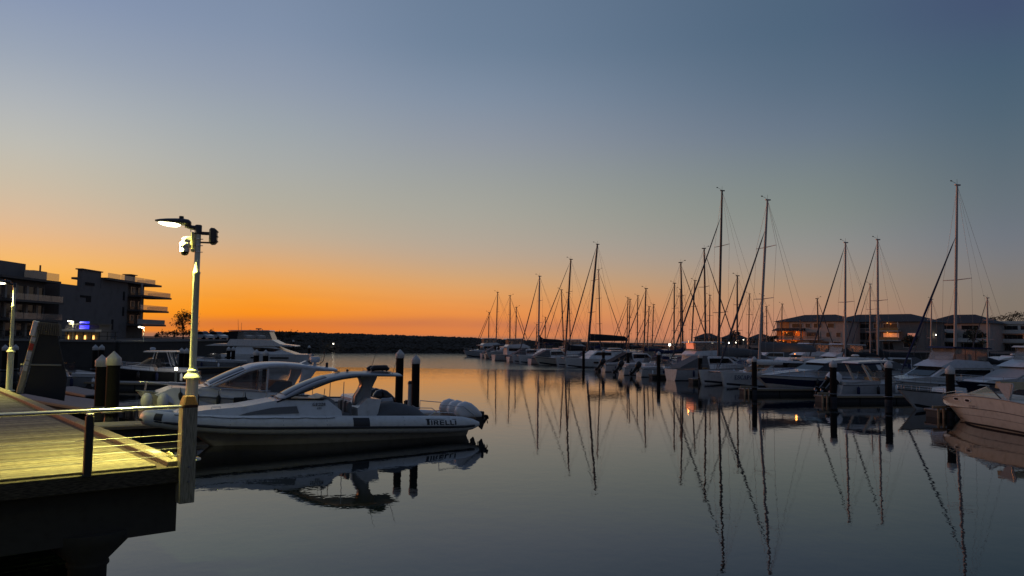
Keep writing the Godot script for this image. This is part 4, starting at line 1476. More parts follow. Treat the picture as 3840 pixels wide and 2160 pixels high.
	bbox(st, Vector3(-3.3, 0.72, 0), Vector3(1.6, 0.12, 2.3), 0.03)
	part(o, "swim_platform", st, "teak")
	st = S()
	for zs in [-1.0, 1.0]:
		tube(st, [Vector3(-2.4, 0.75, zs * 1.1), Vector3(-2.42, 1.35, zs * 1.1), Vector3(-3.5, 1.24, zs * 1.12), Vector3(-4.05, 0.85, zs * 1.12)], 0.02, 7)
		tube(st, [Vector3(-1.9, 0.9, zs * 1.12), Vector3(-2.1, 1.04, zs * 1.14), Vector3(-3.0, 1.0, zs * 1.14), Vector3(-3.3, 0.78, zs * 1.12)], 0.018, 7)
	part(o, "stern_rail", st, "steel")
	for z in [-0.82, 0.0, 0.82]:
		slant_outboard(o, Vector3(0, 0, z), "engine_white", 0.0)
	# gear on the roof
	st = S()
	tube(st, [Vector3(0.34, 2.78, -0.3), Vector3(0.22, 2.86, -0.3), Vector3(-0.3, 2.87, -0.3), Vector3(-0.38, 2.78, -0.3)], [0.08, 0.12, 0.12, 0.1], 10)
	part(o, "life_raft", st, "black")
	st = S()
	tube(st, [Vector3(0.34, 2.78, 0.2), Vector3(0.22, 2.84, 0.2), Vector3(-0.3, 2.85, 0.2), Vector3(-0.38, 2.78, 0.2)], [0.08, 0.11, 0.11, 0.1], 10)
	part(o, "life_raft", st, "black")
	st = S()
	bbox(st, Vector3(-0.02, 2.7, 0), Vector3(0.9, 0.04, 1.1), 0.012)
	part(o, "roof_rack", st, "wire")
	st = S()
	cyl(st, Vector3(0.12, 2.7, 0.5), Vector3(-0.25, 3.75, 0.55), 0.012, 0.006, 6)
	part(o, "aerial", st, "black")
	st = S()
	cyl(st, Vector3(-0.5, 2.6, -0.5), Vector3(-0.78, 3.5, -0.5), 0.012, 0.006, 6)
	part(o, "aerial", st, "black")
	st = S()
	bbox(st, Vector3(1.25, 2.76, 0), Vector3(0.1, 0.09, 0.1), 0.02)
	part(o, "roof_fitting", st, "black")
	st = S()
	bbox(st, Vector3(1.65, 2.7, 0.1), Vector3(0.22, 0.04, 0.16), 0.015)
	part(o, "roof_fitting", st, "black")
	st = S()
	tube(st, [Vector3(6.2, 1.42, -0.75), Vector3(6.2, 1.5, -0.75), Vector3(6.5, 1.5, -0.7), Vector3(6.5, 1.42, -0.7)], 0.015, 6)
	tube(st, [Vector3(7.3, 1.32, -0.3), Vector3(7.3, 1.4, -0.3), Vector3(7.6, 1.38, -0.25), Vector3(7.6, 1.3, -0.25)], 0.015, 6)
	part(o, "cleat", st, "steel")
	var tb := Basis(Vector3(-1, 0, 0), Vector3(0, 1, 0), Vector3(0, 0, -1))
	text(o, "registration", "GE228", 0.12, "tube_dark", Transform3D(tb, Vector3(2.62, 1.5, -0.94)))
	text(o, "registration", "431", 0.08, "tube_dark", Transform3D(tb, Vector3(2.62, 1.36, -1.0)))

func side_at(side: Array, x: float) -> Array:
	for i in side.size() - 1:
		if x <= side[i + 1][0]:
			var t: float = clampf((x - side[i][0]) / (side[i + 1][0] - side[i][0]), 0, 1)
			return [lerpf(side[i][1], side[i + 1][1], t), lerpf(side[i][2], side[i + 1][2], t)]
	return [side[-1][1], side[-1][2]]

# point on the skin of the tube: x along the boat, a = angle above the beam
func tube_skin(side: Array, zs: float, x: float, a: float, off: float) -> Vector3:
	var q := side_at(side, x)
	var q2 := side_at(side, x + 0.3)
	var q1 := side_at(side, x - 0.3)
	var slope: float = (q2[0] - q1[0]) / 0.6
	var nrm := Vector3(-slope, 0, 1).normalized()
	var r: float = q[1] + off
	return Vector3(x + nrm.x * r * cos(a), tube_centre(x) + r * sin(a), zs * (q[0] + nrm.z * r * cos(a)))

func patch(st: SurfaceTool, side: Array, zs: float, x0: float, x1: float, a0: float, a1: float, off := 0.008) -> void:
	var secs := []
	for i in 7:
		var ring := PackedVector3Array()
		for k in 7:
			ring.append(tube_skin(side, zs, lerpf(x0, x1, i / 6.0), lerpf(a0, a1, k / 6.0), off))
		secs.append(ring)
	loft(st, secs, false, false)

# block lettering printed along the tube near the stern: a P whose bow runs over the other letters
func lettering(o: Node, side: Array) -> void:
	# strokes as (u0, v0, u1, v1) quads with a slant, u along the word, v up, in letter heights
	var strokes := []
	var put := func(x: float, q: Array): strokes.append([x + q[0], q[1], x + q[2], q[3], x + q[4], q[5], x + q[6], q[7]])
	var bar := func(x: float, u0: float, v0: float, u1: float, v1: float): strokes.append([x + u0, v0, x + u1, v0, x + u1, v1, x + u0, v1])
	bar.call(0.0, 0.05, 0.0, 0.42, 1.0)
	bar.call(0.0, 0.05, 1.08, 4.3, 1.22)
	bar.call(0.0, -0.05, 1.0, 0.5, 1.22)
	var x := 0.62
	for ch in ["i", "r", "e", "l", "l", "i"]:
		match ch:
			"i":
				bar.call(x, 0.0, 0.0, 0.2, 0.9)
				x += 0.36
			"r":
				bar.call(x, 0.0, 0.0, 0.2, 0.9)
				bar.call(x, 0.2, 0.72, 0.6, 0.9)
				bar.call(x, 0.2, 0.36, 0.6, 0.52)
				bar.call(x, 0.46, 0.5, 0.66, 0.76)
				put.call(x, [0.28, 0.38, 0.5, 0.38, 0.74, 0.0, 0.5, 0.0])
				x += 0.86
			"e":
				bar.call(x, 0.0, 0.0, 0.2, 0.9)
				for v in [0.0, 0.37, 0.73]:
					bar.call(x, 0.2, v, 0.62, v + 0.17)
				x += 0.78
			"l":
				bar.call(x, 0.0, 0.0, 0.2, 0.9)
				bar.call(x, 0.2, 0.0, 0.58, 0.17)
				x += 0.7
	for zs in [-1.0, 1.0]:
		var st := S()
		st.set_smooth_group(0)
		for s in strokes:
			var secs := []
			for k in 3:
				var t := k / 2.0
				var ring := PackedVector3Array()
				for e in [[0, 1, 6, 7], [2, 3, 4, 5]]:
					var u := lerpf(s[e[0]], s[e[2]], t)
					var v := lerpf(s[e[1]], s[e[3]], t)
					ring.append(tube_skin(side, zs, (-1.52 - (u + v * 0.0) * 0.315) if zs < 0 else (-2.95 + u * 0.315), 0.03 + v * 0.62, 0.007))
				secs.append(ring)
			loft(st, secs, false, false)
		part(o, "lettering", st, "black")

func hardtop_boat() -> void:
	var o := thing("hardtop_speedboat", "white hardtop speedboat with raked screen and black outboards, behind the inflatable", "speedboat", Vector3(-8.97, 0, -38.27), -2.63634)
	var p := {"L": 11.4, "B": 3.3, "fs": 0.95, "fb": 1.62, "d": 0.55, "tw": 0.92, "rake": 1.5, "full": 0.34, "fine": 2.3, "sag": 0.0}
	var hn := Node3D.new()
	hn.name = "hull_body"
	o.add_child(hn)
	hn.position = Vector3(2.9, 0, 0)
	build_hull(hn, p, "gelcoat", "deck_grey")
	gunwale(hn, p, "panel_grey", 0.04)
	var st := S()
	prism(st, [[7.9, 1.5], [7.2, 1.78], [6.2, 1.72], [5.6, 1.86], [4.4, 1.66], [3.1, 1.5], [1.2, 1.35], [1.0, 0.9], [7.0, 1.0]], 1.2, 0.85, 1.2, 1.9)
	part(o, "deck_house", st, "gelcoat")
	st = S()
	var hp := smooth_path([Vector3(5.72, 1.84, 0), Vector3(5.0, 2.2, 0), Vector3(4.18, 2.55, 0), Vector3(3.61, 2.73, 0), Vector3(2.69, 2.79, 0), Vector3(1.76, 2.74, 0), Vector3(0.9, 2.62, 0), Vector3(-0.15, 2.5, 0)], 4)
	var wd := []
	var th := []
	for i in hp.size():
		var t := i / float(hp.size() - 1)
		wd.append(lerpf(1.0, 1.22, sqrt(t)) if t < 0.8 else lerpf(1.2, 0.9, (t - 0.8) / 0.2))
		th.append(interp([0, 0.2, 0.5, 0.8, 1.0], [0.05, 0.12, 0.2, 0.2, 0.05], t))
	shell(st, hp.slice(8), wd.slice(8), th.slice(8), 0.1)
	part(o, "hardtop", st, "gelcoat_cool")
	st = S()
	var ws := []
	var w2 := []
	for q in hp.slice(0, 10):
		ws.append(0.98)
		w2.append(0.03)
	shell(st, hp.slice(0, 10), ws, w2, 0.1)
	part(o, "windscreen", st, "gelcoat_cool")
	st = S()
	var gp := []
	for q in hp.slice(1, 9):
		gp.append(q + Vector3(0.015, 0.035, 0))
	shell(st, gp, [0.82, 0.82, 0.82, 0.82, 0.82, 0.82, 0.82, 0.82], [0.02, 0.02, 0.02, 0.02, 0.02, 0.02, 0.02, 0.02], 0.1)
	part(o, "screen_glass", st, "window_glass")
	for zs in [-1.0, 1.0]:
		st = S()
		prism(st, [[5.5, 1.8], [5.1, 1.68], [4.4, 1.62], [3.25, 1.5], [3.2, 2.5], [4.1, 2.46], [4.8, 2.15]], 0.008, -1, 0, 1, zs * 1.06)
		part(o, "side_glass", st, "tinted_glass")
		st = S()
		tube(st, smooth_path([Vector3(5.6, 1.8, zs * 1.02), Vector3(4.7, 2.2, zs * 1.06), Vector3(4.0, 2.52, zs * 1.1), Vector3(3.2, 2.68, zs * 1.15)], 4), 0.06, 8)
		tube(st, [Vector3(3.22, 1.5, zs * 1.08), Vector3(3.2, 2.6, zs * 1.1)], 0.05, 8)
		part(o, "pillar", st, "gelcoat_cool")
		st = S()
		var lg := []
		for a in [[2.6, 1.72, 0.75], [2.45, 1.66, 0.98], [2.1, 1.72, 1.22], [1.67, 1.9, 1.44], [1.3, 1.95, 1.5]]:
			var ring := PackedVector3Array()
			for q in [[-1, 0], [-0.8, 0.8], [0.8, 0.8], [1, 0], [0.8, -0.8], [-0.8, -0.8]]:
				ring.append(Vector3((a[1] + a[2]) * 0.5 + q[0] * (a[1] - a[2]) * 0.5, a[0], zs * 1.1 + q[1] * 0.08))
			lg.append(ring)
		loft(st, lg)
		part(o, "arch_leg", st, "gelcoat_cool")
	st = S()
	prism(st, [[3.1, 1.3], [3.12, 1.66], [2.76, 2.0], [2.04, 1.96], [1.92, 1.3]], 0.85)
	part(o, "seat_cover", st, "canvas_grey")
	st = S()
	bbox(st, Vector3(-2.6, 0.95, 0), Vector3(0.7, 0.4, 2.3), 0.08)
	bbox(st, Vector3(-1.4, 1.05, 0), Vector3(1.0, 0.3, 2.4), 0.1)
	part(o, "aft_seat", st, "gelcoat_cool")
	for z in [-0.85, 0.0, 0.85]:
		slant_outboard(o, Vector3(1.3, 0.1, z), "black_gloss", 0.55)
	# bow rail
	st = S()
	for zs in [-1.0, 1.0]:
		var pts := []
		for i in 12:
			var q := hull_pt(p, lerpf(0.52, 0.99, i / 11.0), 1.0, zs * 0.92) + Vector3(2.9, 0.42, 0)
			pts.append(q)
		tube(st, pts, 0.022, 6)
		for i in 6:
			var q := hull_pt(p, lerpf(0.54, 0.97, i / 5.0), 1.0, zs * 0.92) + Vector3(2.9, -0.06, 0)
			cyl(st, q, q + Vector3(-0.06, 0.48, 0), 0.016, 0.016, 6)
	part(o, "bow_rail", st, "steel")
	for i in 6:
		st = S()
		var q := hull_pt(p, [0.5, 0.62, 0.72, 0.8, 0.86, 0.4][i], 0.9, -1.04) + Vector3(2.9, 0, 0)
		tube(st, [q + Vector3(0, 0.5, -0.02), q + Vector3(0, 0.32, -0.1), q + Vector3(0, 0.24, -0.12), q + Vector3(0.02, -0.5, -0.14), q + Vector3(0.02, -0.58, -0.14)], [0.012, 0.02, 0.09, 0.09, 0.02], 10)
		part(o, "fender", st, "canvas_black")
	for i in 2:
		st = S()
		ball(st, Vector3(8.2 - 0.62 * i, 1.22, -0.75 - 0.3 * i), Vector3(0.25, 0.36, 0.25), 14)
		part(o, "round_fender", st, "plastic_white")
	st = S()
	bbox(st, Vector3(4.5, 1.04, -1.62), Vector3(0.5, 0.62, 0.12), 0.03)
	part(o, "hanging_bag", st, "canvas_black")
	# roof gear
	st = S()
	lathe(st, [[0.1, 2.7], [0.06, 2.82], [0.2, 2.86], [0.25, 2.95], [0.24, 3.08], [0.16, 3.12]], Vector3(0.74, 0, 0), 16)
	part(o, "radar", st, "gelcoat_cool")
	st = S()
	prism(st, [[1.65, 2.72], [1.2, 2.92], [1.0, 2.72]], 0.2)
	part(o, "roof_fin", st, "gelcoat_cool")
	st = S()
	tube(st, smooth_path([Vector3(0.62, 2.7, 0.3), Vector3(0.4, 2.76, 0.3), Vector3(0.24, 2.95, 0.3), Vector3(0.2, 3.36, 0.3)], 4), 0.02, 6)
	bbox(st, Vector3(0.14, 3.36, 0.3), Vector3(0.16, 0.04, 0.04), 0.01)
	bbox(st, Vector3(0.26, 2.7, -0.4), Vector3(0.12, 0.3, 0.12), 0.03)
	cyl(st, Vector3(0.6, 2.7, -0.5), Vector3(0.52, 3.9, -0.5), 0.01, 0.005, 5)
	part(o, "roof_mast", st, "black")

# ---------------------------------------------------------------- boats moored on the sunset side
func left_boats() -> void:
	# power catamaran, bow to the right
	var o := thing("power_catamaran", "large white power catamaran with dark flybridge screens, bow towards open water", "motor yacht", Vector3(-34.6, 0, -105.5), heading(0.99, -0.12))
	var p := {"L": 14.4, "B": 1.7, "fs": 1.1, "fb": 1.95, "d": 0.6, "tw": 0.9, "rake": 0.25, "full": 0.3, "fine": 3.2, "sag": -0.5}
	for zc in [-2.3, 2.3]:
		build_hull(o, p, "gelcoat", "deck_grey", zc)
	var st := S()
	prism(st, [[-7.3, 0.6], [-7.0, 0.75], [-5.4, 1.35], [-4.6, 1.95], [6.9, 2.0], [7.05, 0.9], [6.0, 0.7]], 2.4)
	part(o, "bridge_deck", st, "gelcoat")
	st = S()
	prism(st, [[-3.2, 1.95], [-2.3, 3.35], [2.4, 3.45], [3.6, 2.75], [5.4, 2.0]], 2.5, 2.1, 1.9, 3.4)
	part(o, "saloon", st, "gelcoat")
	for zs in [-1.0, 1.0]:
		st = S()
		prism(st, [[-0.3, 3.2], [0.1, 2.5], [2.5, 2.42], [3.4, 2.85], [2.3, 3.05]], 0.02, -1, 0, 1, zs * 2.34)
		part(o, "saloon_window", st, "window_glass")
		for w in [[-3.6, -2.4], [-0.3, 0.1], [2.2, 4.6]]:
			st = S()
			prism(st, [[w[0], 1.25], [w[0], 1.5], [w[1], 1.5], [w[1], 1.25]], 0.02, -1, 0, 1, zs * 3.13)
			part(o, "hull_window", st, "window_glass")
	st = S()
	prism(st, [[-6.4, 3.4], [-5.2, 3.75], [-3.6, 3.75], [-3.2, 4.6], [2.2, 4.55], [3.3, 3.8], [5.2, 3.55], [5.3, 3.42]], 2.3)
	part(o, "flybridge", st, "gelcoat")
	st = S()
	prism(st, [[-3.3, 4.5], [-3.3, 6.05], [1.7, 6.1], [2.2, 4.55]], 1.9, 1.7, 4.5, 6.1)
	part(o, "flybridge_screen", st, "clear_vinyl")
	st = S()
	prism(st, [[-3.55, 4.2], [-3.5, 6.02], [-2.4, 6.04], [-2.4, 4.2]], 1.94)
	part(o, "aft_canvas", st, "canvas_black")
	st = S()
	prism(st, [[-3.6, 6.08], [-3.6, 6.2], [1.7, 6.28], [1.9, 6.12]], 2.0)
	part(o, "hardtop", st, "gelcoat_cool")
	st = S()
	bbox(st, Vector3(0.0, 6.5, 0), Vector3(0.7, 0.2, 0.7), 0.05)
	cyl(st, Vector3(0, 6.2, 0), Vector3(0, 6.45, 0), 0.08, 0.08, 8)
	cyl(st, Vector3(-2.6, 6.2, 0.4), Vector3(-2.7, 8.2, 0.4), 0.03, 0.015, 5)
	cyl(st, Vector3(-2.4, 6.2, -0.4), Vector3(-2.4, 7.6, -0.4), 0.03, 0.015, 5)
	part(o, "radar", st, "mast_dark")
	o.scale = Vector3(1, 0.75, 1)
	# cabin boat with a dark hull
	cruiser("cabin_boat", "small cabin boat with black hull and white top, left of the lamp post", "cabin boat", Vector3(-29.017, 0, -62.5), heading(-0.96, 0.28), {"L": 7.2, "B": 2.5, "fs": 1.05, "fb": 1.5, "style": "cuddy", "hull": "black_hull", "ttop": true})
	cruiser("cabin_boat", "low pale runabout moored beyond the jetty, past the gate", "runabout", Vector3(-33.444, 0, -58), heading(-0.9, 0.45), {"L": 6.0, "B": 2.2, "fs": 0.8, "fb": 1.1, "style": "cuddy", "hull": "gelcoat_grey"})
	cruiser("motor_cruiser", "grey motor boat below the sea wall, left of the catamaran", "motor boat", Vector3(-34.011, 0, -88), heading(-0.9, 0.3), {"L": 8.0, "B": 2.8, "fs": 0.9, "fb": 1.3, "style": "cuddy", "hull": "gelcoat_grey"})

# ---------------------------------------------------------------- motor boats
func side_prism(o: Node, called: String, pts: Array, z: float, m: String, t := 0.02) -> void:
	for zs in [-1.0, 1.0]:
		var st := S()
		prism(st, pts, t, -1, 0, 1, zs * z)
		part(o, called, st, m)

func solid(o: Node, called: String, pts: Array, w: float, m: String, w1 := -1.0, y0 := 0.0, y1 := 1.0) -> MeshInstance3D:
	var st := S()
	prism(st, pts, w, w1, y0, y1)
	return part(o, called, st, m)

func cruiser(called: String, label: String, cat: String, at: Vector3, turn: float, c: Dictionary) -> Node3D:
	var o := thing(called, label, cat, at, turn, "moored motor boats")
	var L: float = c.L
	var B: float = c.B
	var p := {"L": L, "B": B, "fs": c.fs, "fb": c.fb, "d": 0.55, "tw": 0.9, "rake": c.get("rake", L * 0.11), "full": c.get("full", 0.36), "fine": c.get("fine", 2.3), "sag": c.get("sag", 0.05)}
	build_hull(o, p, c.hull, c.get("deck", "gelcoat"))
	gunwale(o, p, c.get("rub", "panel_grey"), 0.035)
	var vw: float = 0.55 / (0.55 + c.fs)
	band(o, "boot_stripe", p, vw * 0.75, vw * 1.12, c.get("boot", "antifoul"), 0.0, 0.97)
	if c.has("stripe"):
		band(o, "hull_stripe", p, c.stripe[1], c.stripe[2], c.stripe[0], 0.0, 0.985)
	var d := sheer(p, 0.0) - 0.05
	var w := B * 0.5
	clip_hull = p
	match c.style:
		"flybridge":
			solid(o, "cabin", [[-0.3 * L, d], [-0.3 * L, d + 1.55], [0.06 * L, d + 1.6], [0.17 * L, d + 0.75], [0.36 * L, d + 0.5], [0.41 * L, d + 0.1]], w * 0.84, "gelcoat", w * 0.7, d, d + 1.6)
			side_prism(o, "cabin_window", [[-0.27 * L, d + 0.8], [-0.27 * L, d + 1.35], [0.03 * L, d + 1.38], [0.12 * L, d + 0.85]], w * 0.775, "window_glass", 0.03)
			solid(o, "windscreen", [[0.065 * L, d + 1.52], [0.16 * L, d + 0.85], [0.175 * L, d + 0.82], [0.075 * L, d + 1.56]], w * 0.6, "window_glass")
			solid(o, "flybridge", [[-0.37 * L, d + 1.52], [-0.37 * L, d + 1.66], [-0.3 * L, d + 1.7], [-0.27 * L, d + 2.1], [-0.02 * L, d + 2.28], [0.04 * L, d + 1.98], [0.1 * L, d + 1.62], [0.07 * L, d + 1.52]], w * 0.76, c.get("bridge", "gelcoat"), w * 0.7, d + 1.5, d + 2.3)
			if c.get("clears", "") != "":
				var xs := [-0.27, -0.19, -0.11, -0.03]
				for i in 3:
					for zs in [-1.0, 1.0]:
						var sp := S()
						prism(sp, [[xs[i] * L, d + 2.15], [xs[i] * L - 0.05, d + 3.24], [xs[i + 1] * L - 0.07, d + 3.26], [xs[i + 1] * L + (0.0 if i < 2 else 0.35), d + 2.25]], 0.01, -1, 0, 1, zs * w * 0.63)
						part(o, "enclosure_pane", sp, "clear_vinyl")
				var fp := S()
				prism(fp, [[-0.03 * L + 0.35, d + 2.25], [-0.03 * L - 0.07, d + 3.26], [-0.03 * L - 0.09, d + 3.26], [-0.03 * L + 0.32, d + 2.25]], w * 0.62)
				part(o, "enclosure_pane", fp, "clear_vinyl")
				var bp := S()
				prism(bp, [[-0.27 * L, d + 2.15], [-0.27 * L - 0.05, d + 3.24], [-0.27 * L - 0.07, d + 3.24], [-0.27 * L - 0.02, d + 2.15]], w * 0.62)
				part(o, "enclosure_pane", bp, "clear_vinyl")
				solid(o, "helm_seat", [[-0.16 * L, d + 1.7], [-0.165 * L, d + 2.75], [-0.18 * L, d + 2.75], [-0.19 * L, d + 2.3], [-0.21 * L, d + 1.7]], w * 0.4, "gelcoat_grey")
				solid(o, "helm_console", [[-0.06 * L, d + 1.7], [-0.05 * L, d + 2.6], [-0.02 * L, d + 2.5], [0.0, d + 1.7]], w * 0.35, "gelcoat")
				var st := S()
				for x in [-0.27, -0.18, -0.1, -0.02]:
					for zs in [-1.0, 1.0]:
						cyl(st, Vector3(x * L, d + 2.2, zs * w * 0.67), Vector3(x * L - 0.05, d + 3.28, zs * w * 0.62), 0.025, 0.025, 5)
				part(o, "enclosure_frame", st, "mast_dark")
			solid(o, "bimini", [[-0.31 * L, d + 3.2], [-0.3 * L, d + 3.33], [-0.02 * L, d + 3.42], [0.0, d + 3.28]], w * 0.68, c.get("bimini", "canvas_navy"))
			rails(o, p, 0.5, 0.98, 0.55)
		"sport":
			solid(o, "coachroof", [[0.44 * L, d + 0.2], [0.3 * L, d + 0.5], [0.12 * L, d + 0.72], [-0.2 * L, d + 0.6], [-0.3 * L, d]], w * 0.86, "gelcoat_cool", w * 0.55, d, d + 0.75)
			solid(o, "windscreen", [[0.14 * L, d + 0.66], [0.05 * L, d + 1.28], [-0.28 * L, d + 1.35], [-0.3 * L, d + 0.55]], w * 0.82, "window_glass", w * 0.66, d + 0.6, d + 1.3)
			solid(o, "hardtop", [[0.075 * L, d + 1.24], [0.02 * L, d + 1.44], [-0.1 * L, d + 1.6], [-0.3 * L, d + 1.58], [-0.33 * L, d + 1.4], [-0.28 * L, d + 1.3]], w * 0.72, "gelcoat")
			solid(o, "roof_hatch", [[-0.12 * L, d + 1.58], [-0.14 * L, d + 1.72], [-0.27 * L, d + 1.7], [-0.29 * L, d + 1.56]], w * 0.4, "gelcoat")
			var st := S()
			lathe(st, [[0.3, d + 1.8], [0.32, d + 1.86], [0.2, d + 1.95]], Vector3(-0.22 * L, 0, 0), 12)
			part(o, "radar", st, "gelcoat")
			rails(o, p, 0.55, 0.98, 0.5)
		"cuddy":
			solid(o, "cuddy", [[0.42 * L, d + 0.12], [0.3 * L, d + 0.36], [0.1 * L, d + 0.52], [-0.02 * L, d + 0.5], [-0.05 * L, d]], w * 0.8, "gelcoat", w * 0.55, d, d + 0.52)
			solid(o, "windscreen", [[0.14 * L, d + 0.48], [0.03 * L, d + 1.02], [0.01 * L, d + 1.02], [0.11 * L, d + 0.48]], w * 0.7, "tinted_glass")
			side_prism(o, "side_screen", [[0.12 * L, d + 0.46], [0.02 * L, d + 1.0], [-0.1 * L, d + 0.98], [-0.12 * L, d + 0.3]], w * 0.72, "tinted_glass")
			solid(o, "cockpit", [[-0.08 * L, d - 0.02], [-0.08 * L, d + 0.28], [-0.46 * L, d + 0.2], [-0.46 * L, d - 0.02]], w * 0.86, "deck_grey")
			if c.get("ttop", false):
				var st := S()
				for zs in [-1.0, 1.0]:
					tube(st, [Vector3(0.0, d + 0.4, zs * w * 0.7), Vector3(-0.04 * L, d + 1.55, zs * w * 0.6)], 0.03, 6)
					tube(st, [Vector3(-0.22 * L, d + 0.3, zs * w * 0.7), Vector3(-0.16 * L, d + 1.55, zs * w * 0.6)], 0.03, 6)
					for k in 3:
						cyl(st, Vector3(-0.2 * L - 0.18 * k, d + 0.5, zs * w * 0.55), Vector3(-0.17 * L - 0.18 * k + 0.15, d + 1.7, zs * w * 0.5), 0.02, 0.015, 5)
				part(o, "frame", st, "steel")
				solid(o, "hardtop", [[0.08 * L, d + 1.52], [0.07 * L, d + 1.62], [-0.26 * L, d + 1.66], [-0.27 * L, d + 1.55]], w * 0.68, "gelcoat")
				var rd := S()
				lathe(rd, [[0.16, d + 1.66], [0.22, d + 1.72], [0.22, d + 1.84], [0.1, d + 1.9]], Vector3(0, 0, 0), 12)
				part(o, "radar", rd, "gelcoat_cool")
			rails(o, p, 0.5, 0.97, 0.45)
		"canvas":
			solid(o, "cabin", [[-0.12 * L, d], [-0.14 * L, d + 1.25], [0.1 * L, d + 1.3], [0.2 * L, d + 0.6], [0.38 * L, d + 0.35], [0.42 * L, d]], w * 0.82, "gelcoat", w * 0.66, d, d + 1.3)
			side_prism(o, "cabin_window", [[-0.12 * L, d + 0.6], [-0.12 * L, d + 1.12], [0.09 * L, d + 1.14], [0.15 * L, d + 0.65]], w * 0.745, "window_glass", 0.03)
			solid(o, "cockpit_canvas", [[-0.12 * L, d + 0.2], [-0.13 * L, d + 1.38], [-0.2 * L, d + 1.36], [-0.44 * L, d + 0.25], [-0.46 * L, d + 0.1]], w * 0.78, c.get("canvas", "canvas_grey"), w * 0.6, d, d + 1.4)
			rails(o, p, 0.45, 0.98, 0.55)
		"open":
			solid(o, "foredeck_hatch", [[0.12 * L, d + 0.15], [0.11 * L, d + 0.42], [-0.02 * L, d + 0.46], [-0.06 * L, d + 0.42], [-0.06 * L, d]], w * 0.5, "gelcoat")
			rails(o, p, 0.5, 0.98, 0.3)
	clip_hull = {}
	if c.style == "flybridge":
		o.scale = Vector3(1, 0.86, 1)
	for i in 3:
		for zs in [-1.0, 1.0]:
			var fs := S()
			var q := hull_pt(p, [0.16, 0.4, 0.62][i] + rng.randf_range(-0.04, 0.04), 0.97, zs) + Vector3(0, 0, zs * 0.13)
			tube(fs, [q + Vector3(0, 0.02, 0), q + Vector3(0, -0.06, 0), q + Vector3(0, -0.12, 0), q + Vector3(0, -0.6, 0), q + Vector3(0, -0.68, 0)], [0.015, 0.03, 0.11, 0.11, 0.03], 8)
			part(o, "fender", fs, ["plastic_white", "canvas_navy", "black"][int(L * 10 + i) % 3])
	return o

# ---------------------------------------------------------------- sailing boats
func rig(o: Node3D, mast_at: Vector3, top: Vector3, bow: Vector3, stern: Vector3, half: float, c: Dictionary) -> void:
	var r: float = c.get("r", 0.095)
	var dir := top - mast_at
	var H := dir.length()
	var st := S()
	tube(st, [mast_at, mast_at + dir * 0.7, top], [r, r * 0.95, r * 0.7], 10)
	bbox(st, top + Vector3(-0.05, 0.0, 0), Vector3(0.55, 0.12, 0.16), 0.02)
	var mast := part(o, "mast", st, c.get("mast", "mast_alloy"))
	st = S()
	cyl(st, top, top + Vector3(0, 0.5, 0), 0.015, 0.01, 5)
	tube(st, [top + Vector3(0.1, 0.12, 0), top + Vector3(0.55, 0.3, 0)], 0.014, 5)
	bbox(st, top + Vector3(0.6, 0.32, 0), Vector3(0.2, 0.1, 0.02), 0.005)
	part(mast, "wind_vane", st, "mast_dark")
	var wr: float = c.get("wire", 0.014)
	var sp: Array = c.get("spreaders", [0.36, 0.66])
	st = S()
	for f in sp:
		var q: Vector3 = mast_at + dir * f
		for zs in [-1.0, 1.0]:
			tube(st, [q, q + Vector3(-0.12, 0.06, zs * half * 0.82)], [0.045, 0.03], 5)
	part(mast, "spreader", st, c.get("mast", "mast_alloy"))
	st = S()
	for zs in [-1.0, 1.0]:
		var pts := [top + Vector3(0, -0.1, 0)]
		for i in range(sp.size() - 1, -1, -1):
			pts.append(mast_at + dir * sp[i] + Vector3(-0.12, 0.06, zs * half * 0.82))
		pts.append(Vector3(mast_at.x - 0.25, 1.1, zs * half * 0.95))
		tube(st, pts, wr, 4)
		tube(st, [mast_at + dir * sp[0], Vector3(mast_at.x + 0.3, 1.1, zs * half * 0.9)], wr * 0.8, 4)
	tube(st, [top, stern], wr, 4)
	part(o, "rigging", st, "wire")
	var fh: float = c.get("fore", 0.96)
	st = S()
	var ft := mast_at + dir * fh + Vector3(r, 0, 0)
	var fr: float = c.get("furl", 0.06)
	var fb := bow + Vector3(0, 0.35, 0)
	tube(st, [fb, fb.lerp(ft, 0.08), fb.lerp(ft, 0.5), fb.lerp(ft, 0.93), ft], [wr, fr, fr * 1.1, fr * 0.6, wr], 7)
	part(o, "furled_foresail", st, c.get("foresail", "sail_furled"))
	if c.get("boom", true):
		var gy: float = c.get("goose", 1.1)
		var bl: float = c.get("boom_len", H * 0.3)
		var g := mast_at + Vector3(-r, gy, 0)
		var e := g + Vector3(-bl, 0.08, 0)
		st = S()
		tube(st, [g, e], 0.075, 8)
		part(o, "boom", st, "mast_alloy")
		st = S()
		var secs := []
		var hk: float = c.get("bag", 0.55)
		for a in ([[0.0, 1.15], [0.03, 1.1], [0.3, 1.02], [0.6, 0.9], [0.93, 0.72], [1.0, 0.35]] if c.get("stack", false) else [[0.0, 1.9], [0.06, 1.35], [0.16, 0.95], [0.4, 0.85], [0.75, 0.7], [0.97, 0.42], [1.0, 0.25]]):
			var q: Vector3 = g.lerp(e, a[0]) + Vector3(0, -0.1, 0)
			var hh: float = hk * a[1]
			secs.append(PackedVector3Array([q + Vector3(0, 0, -0.08), q + Vector3(0, hh * 0.35, -0.19), q + Vector3(0, hh * 0.8, -0.12), q + Vector3(0, hh, 0), q + Vector3(0, hh * 0.8, 0.12), q + Vector3(0, hh * 0.35, 0.19), q + Vector3(0, 0, 0.08)]))
		loft(st, secs)
		part(o, "sail_cover", st, c.get("cover", "canvas_black"))
		st = S()
		tube(st, [e, top], wr * 0.7, 4)
		part(o, "topping_lift", st, "wire")

